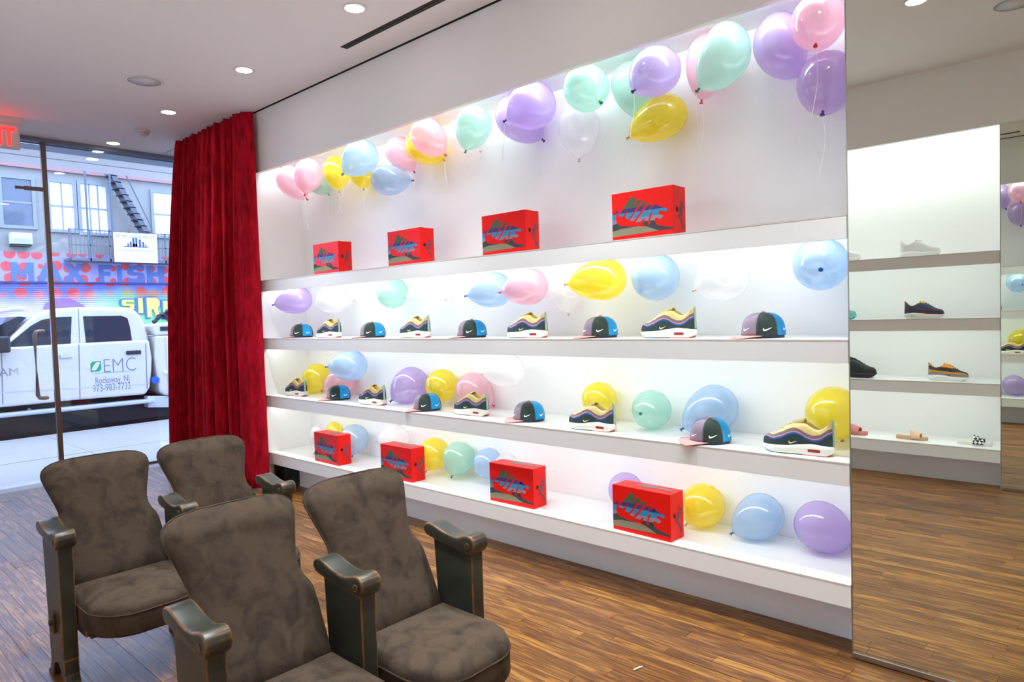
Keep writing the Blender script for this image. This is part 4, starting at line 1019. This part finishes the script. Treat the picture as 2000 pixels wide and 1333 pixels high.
def bwindow(x0, y0, x1, y1, pm, cross, mid=.5):
    a, b, z0, z1 = brect(x0, y0, x1, y1)
    f = MB().box(BXX, BXX+.07, a-.09, a, z0-.09, z1+.09).box(BXX, BXX+.07, b, b+.09, z0-.09, z1+.09).box(BXX, BXX+.07, a, b, z1, z1+.09).box(BXX, BXX+.09, a-.1, b+.1, z0-.09, z0)
    wo = obj('window', f, FRAME, bl)
    zm = z0+(z1-z0)*mid
    p1, p2 = pm
    obj('pane', MB().box(BXX, BXX+.02, a, b, zm+.02, z1), p1, wo); obj('pane', MB().box(BXX, BXX+.03, a, b, z0, zm-.02), p2, wo)
    obj('meeting_rail', MB().box(BXX, BXX+.05, a, b, zm-.025, zm+.025), FRAME, wo)
    for k in range(1, cross): obj('mullion', MB().box(BXX, BXX+.045, a+(b-a)*k/cross-.018, a+(b-a)*k/cross+.018, z0, z1), FRAME, wo)
bwindow(4, 350, 62, 441, (PANED, PANED), 1)
bwindow(98, 358, 143, 449, (PANE, PANE), 2)
bwindow(158, 362, 208, 455, (PANE, PANE), 3)
bwindow(300, 379, 338, 461, (PANE, PANE), 1)
bwindow(-90, 340, -30, 438, (PANED, PANE), 2)
def dots_mat(name, bgc, dotc, sc, rad, extra=None):
    m = bpy.data.materials.new(name); m.use_nodes = True; nt = m.node_tree; N = nt.nodes; L = nt.links; b = N['Principled BSDF']
    g = N.new('ShaderNodeNewGeometry'); mp = N.new('ShaderNodeMapping'); mp.inputs['Scale'].default_value = (0, sc, sc); L.new(g.outputs['Position'], mp.inputs[0])
    v = N.new('ShaderNodeTexVoronoi'); v.inputs['Scale'].default_value = 1; v.inputs['Randomness'].default_value = .38; L.new(mp.outputs[0], v.inputs['Vector'])
    lt = N.new('ShaderNodeMath'); lt.operation = 'LESS_THAN'; lt.inputs[1].default_value = rad; L.new(v.outputs['Distance'], lt.inputs[0])
    mx = N.new('ShaderNodeMixRGB'); mx.inputs[1].default_value = lin(bgc)+(1,); mx.inputs[2].default_value = lin(dotc)+(1,); L.new(lt.outputs[0], mx.inputs[0])
    last = mx
    if extra:   # spray-painted cloud lower on the shutter
        zlo, zhi, c1, c2 = extra
        sp = N.new('ShaderNodeSeparateXYZ'); L.new(g.outputs['Position'], sp.inputs[0])
        n = N.new('ShaderNodeTexNoise'); n.inputs['Scale'].default_value = .9; n.inputs['Detail'].default_value = 2; L.new(g.outputs['Position'], n.inputs['Vector'])
        ad = N.new('ShaderNodeMath'); ad.operation = 'MULTIPLY_ADD'; ad.inputs[1].default_value = -.9; L.new(n.outputs[0], ad.inputs[0]); L.new(sp.outputs[2], ad.inputs[2])
        mr = N.new('ShaderNodeMapRange'); mr.inputs[1].default_value = zhi-.45; mr.inputs[2].default_value = zlo-.45; L.new(ad.outputs[0], mr.inputs[0])
        n5 = N.new('ShaderNodeMapRange'); n5.inputs[1].default_value = 3.4; n5.inputs[2].default_value = 5.6; L.new(sp.outputs[1], n5.inputs[0])
        r = ramp(nt, [(0, (210, 205, 220)), (.3, c1), (.75, c2), (1, c2)]); L.new(n5.outputs[0], r.inputs[0])
        m3 = N.new('ShaderNodeMixRGB'); L.new(mr.outputs[0], m3.inputs[0]); L.new(mx.outputs[0], m3.inputs[1]); L.new(r.outputs[0], m3.inputs[2]); last = m3
    L.new(last.outputs[0], b.inputs['Base Color']); b.inputs['Roughness'].default_value = .8; return m
BAND = dots_mat('red_dot_mural', (160, 154, 204), (216, 84, 88), 2.55, .4)
ROLL = dots_mat('painted_roller_shutter', (120, 126, 206), (216, 84, 88), 2.2, .41, (2.0, 2.6, (220, 226, 214), (150, 220, 160)))
zs0 = by(0, 551)[1]
obj('sign_band', MB().box(BXX-.5, BXX+.05, -8, 16, zs0, wz), BAND, bl)
sh = MB(); zz = zs0-.02; prof_ = []
while zz > SZ:
    prof_ += [(BXX, zz), (BXX+.03, zz-.03), (BXX, zz-.058)]; zz -= .06
sh.grid([[(x, 1.75, z) for x, z in prof_], [(x, 9, z) for x, z in prof_]])
obj('roller_shutter', sh, ROLL, bl)
obj('shutter_head', MB().box(BXX, BXX+.1, 1.7, 9, zs0-.03, zs0+.02), mat_cache('head', (60, 70, 120), .7), bl)
obj('pier', MB().box(BXX-.4, BXX+.06, -8, 1.72, SZ, zs0), BAND, bl)
MURALB = mat('mural_letter_blue', (92, 116, 172), .8)
GLY = dict(M=[(0,0),(0,1),(.28,1),(.5,.45),(.72,1),(1,1),(1,0),(.74,0),(.74,.55),(.58,.15),(.42,.15),(.26,.55),(.26,0)],
 A=[(0,0),(.33,1),(.67,1),(1,0),(.72,0),(.66,.2),(.34,.2),(.28,0)], X=[(0,0),(.33,.5),(0,1),(.32,1),(.5,.7),(.68,1),(1,1),(.67,.5),(1,0),(.68,0),(.5,.3),(.32,0)],
 F=[(0,0),(0,1),(1,1),(1,.76),(.36,.76),(.36,.6),(.85,.6),(.85,.37),(.36,.37),(.36,0)], I=[(0,0),(0,1),(1,1),(1,0)],
 H=[(0,0),(0,1),(.32,1),(.32,.62),(.68,.62),(.68,1),(1,1),(1,0),(.68,0),(.68,.38),(.32,.38),(.32,0)],
 S=[(0,0),(0,.25),(.66,.25),(.66,.4),(.12,.42),(0,.55),(0,.88),(.12,1),(1,1),(1,.76),(.34,.76),(.34,.62),(.88,.6),(1,.48),(1,.12),(.88,0)],
 R=[(0,0),(0,1),(.8,1),(1,.85),(1,.6),(.82,.45),(1,0),(.66,0),(.52,.4),(.34,.4),(.34,0)],
 E=[(0,0),(0,1),(1,1),(1,.76),(.36,.76),(.36,.62),(.85,.62),(.85,.38),(.36,.38),(.36,.24),(1,.24),(1,0)])
def glyph(ch, a, b, z0, z1, x, th, m_, nm, par=None):
    return obj(nm, MB().prism([(a+(b-a)*u, z0+(z1-z0)*v) for u, v in GLY[ch]], 0, x, x+th), m_, par or bl)
for ch, x0, x1, y0, y1 in (('M', 21, 66, 513, 549), ('A', 72, 122, 514, 550), ('X', 122, 166, 515, 551), ('F', 193, 219, 518, 552), ('I', 229, 238, 519, 552), ('S', 249, 282, 519, 553), ('H', 287, 320, 520, 553)):
    a, b, z0, z1 = brect(x0, y0, x1, y1, BXX+.05); glyph(ch, a, b, z0, z1, BXX+.05, .012, MURALB, 'mural_letter')
GY = mat('graffiti_yellow', (244, 214, 110), .7); GB = mat('graffiti_outline', (70, 120, 170), .7)
for ch, x0, x1, y0, y1 in (('S', 238, 262, 586, 606), ('I', 270, 279, 583, 612), ('R', 287, 312, 582, 620), ('E', 319, 345, 588, 622)):
    a, b, z0, z1 = brect(x0, y0, x1, y1, BXX+.05)
    glyph(ch, a-.07, b+.03, z0-.05, z1+.03, BXX+.035, .01, GB, 'graffiti_outline'); glyph(ch, a, b, z0, z1, BXX+.045, .012, GY, 'graffiti_letter')
cap_pts = [by(x, y, BXX+.05) for x, y in ((84, 604), (90, 593), (104, 585), (120, 582), (138, 584), (152, 590), (166, 598), (160, 606), (120, 608))]
obj('mural_dome', MB().prism(cap_pts, 0, BXX+.035, BXX+.045), mat_cache('dome', (150, 110, 180), .8), bl)
# air conditioner, satellite dish bits
a, b, z0, z1 = brect(20, 455, 63, 477, BXX+.3); ac = thing('air_conditioner', 'white window air conditioner below the left upper window across the street', 'air conditioner', (BXX+.2, (a+b)/2, z0), room=True)
obj('casing', MB().box(BXX+.101, BXX+.35, a, b, z0, z1), mat_cache('ac', (205, 210, 212), .6), ac, bevel=.02)
obj('vent_grille', MB().box(BXX+.35, BXX+.36, a+.05, b-.05, z0+.05, z0+(z1-z0)*.5), mat_cache('acg', (170, 176, 182), .6), ac)
obj('bracket', MB().box(BXX+.001, BXX+.3, a+.03, b-.03, z0-.06, z0), TDARK, ac)
# fire escape
FX = BXX+.75
fe = thing('fire_escape', 'iron fire escape with steep stair across the street', 'fire escape', (FX, 5.2, 3.3), room=True)
a, b, z0, z1 = brect(138, 505, 390, 511, FX); z0 = by(250, 512, FX)[1]
obj('platform', MB().box(BXX+.001, FX, a, b, z0, z0+.08), IRON, fe)
zr = by(150, 447, FX)[1]
for k in range(8):
    y = a+(b-a)*k/7; obj('railing_post', MB().box(FX-.03, FX, y-.02, y+.02, z0, zr), IRON, fe)
obj('handrail', MB().box(FX-.03, FX, a, b, zr-.03, zr), IRON, fe); obj('handrail', MB().box(FX-.03, FX, a, b, (z0+zr)/2-.02, (z0+zr)/2+.02), IRON, fe)
for k in range(34):
    y = a+(b-a)*(k+.5)/34; obj('baluster', MB().box(FX-.022, FX-.01, y-.008, y+.008, z0, zr), IRON, fe)
s0_, s1_ = at(212, 335, 0, FX-.1), at(292, 470, 0, FX-.1)
for dx in (-.1, -.5):
    A = Vector((FX+dx, s0_.y, s0_.z)); B = Vector((FX+dx, s1_.y, s1_.z)); obj('stringer', MB().prism([(A.y, A.z), (A.y+.16, A.z), (B.y+.16, B.z), (B.y, B.z)], 0, FX+dx-.03, FX+dx), IRON, fe)
for k in range(11):
    s_ = (k+.5)/11; y = s0_.y+(s1_.y-s0_.y)*s_; z = s0_.z+(s1_.z-s0_.z)*s_
    obj('tread', MB().box(FX-.5, FX-.1, y-.05, y+.2, z-.03, z), TDARK, fe)
for x in (165, 213): 
    A = at(x, 330, 0, FX); B = at(x+6, 505, 0, FX); obj('upright', MB().tube([A, Vector((FX, A.y, B.z))], .03, 6), IRON, fe)
A = at(240, 330, 0, FX); B = at(296, 445, 0, FX); obj('stair_rail', MB().tube([A, B], .02, 6), IRON, fe)
# sign hung on the fire escape
SX = FX+.06
a, b, z0, z1 = brect(223, 456, 307, 513, SX)
sg = thing('property_sign', 'white property sign with skyline logo hung on the fire escape', 'sign', (SX, (a+b)/2, z0), room=True)
obj('sign_board', MB().box(SX-.03, SX, a, b, z0, z1), mat_cache('signw', (240, 244, 250), .5), sg)
SB = mat_cache('sign_blue', (40, 70, 130), .6); hS = z1-z0; wS = b-a
put_text('BETTER LIVING PROPERTIES', a+.06*wS, b-.06*wS, z1-.17*hS, z1-.07*hS, SX+.001, mat_cache('sign_text', (40, 56, 104), .6), sg)
sk = MB()
for y0, y1, h in ((.3, .34, .1), (.36, .4, .17), (.42, .47, .3), (.49, .535, .3), (.42, .535, .1), (.57, .62, .26), (.65, .69, .18), (.71, .74, .1)):
    sk.box(SX, SX+.004, a+y0*wS, a+y1*wS, z0+.54*hS, z0+(.54+h)*hS)
sk.box(SX, SX+.004, a+.22*wS, a+.8*wS, z0+.52*hS, z0+.55*hS); obj('skyline_logo', sk, SB, sg)
put_text('EXCLUSIVE APARTMENTS FOR RENT', a+.07*wS, b-.07*wS, z0+.37*hS, z0+.44*hS, SX+.001, mat_cache('sign_text', (40, 56, 104), .6), sg)
# small scrap of ribbon on the floor
p = at(1248, 1308, 2, .002)
rb = obj('ribbon_scrap', MB().tube([p+Vector((-.012, -.02, .002)), p+Vector((-.004, 0, .004)), p+Vector((0, .022, .002))], .0022, 6), RIB)
tag(rb, 'tiny white scrap of ribbon lying on the wooden floor', 'ribbon')
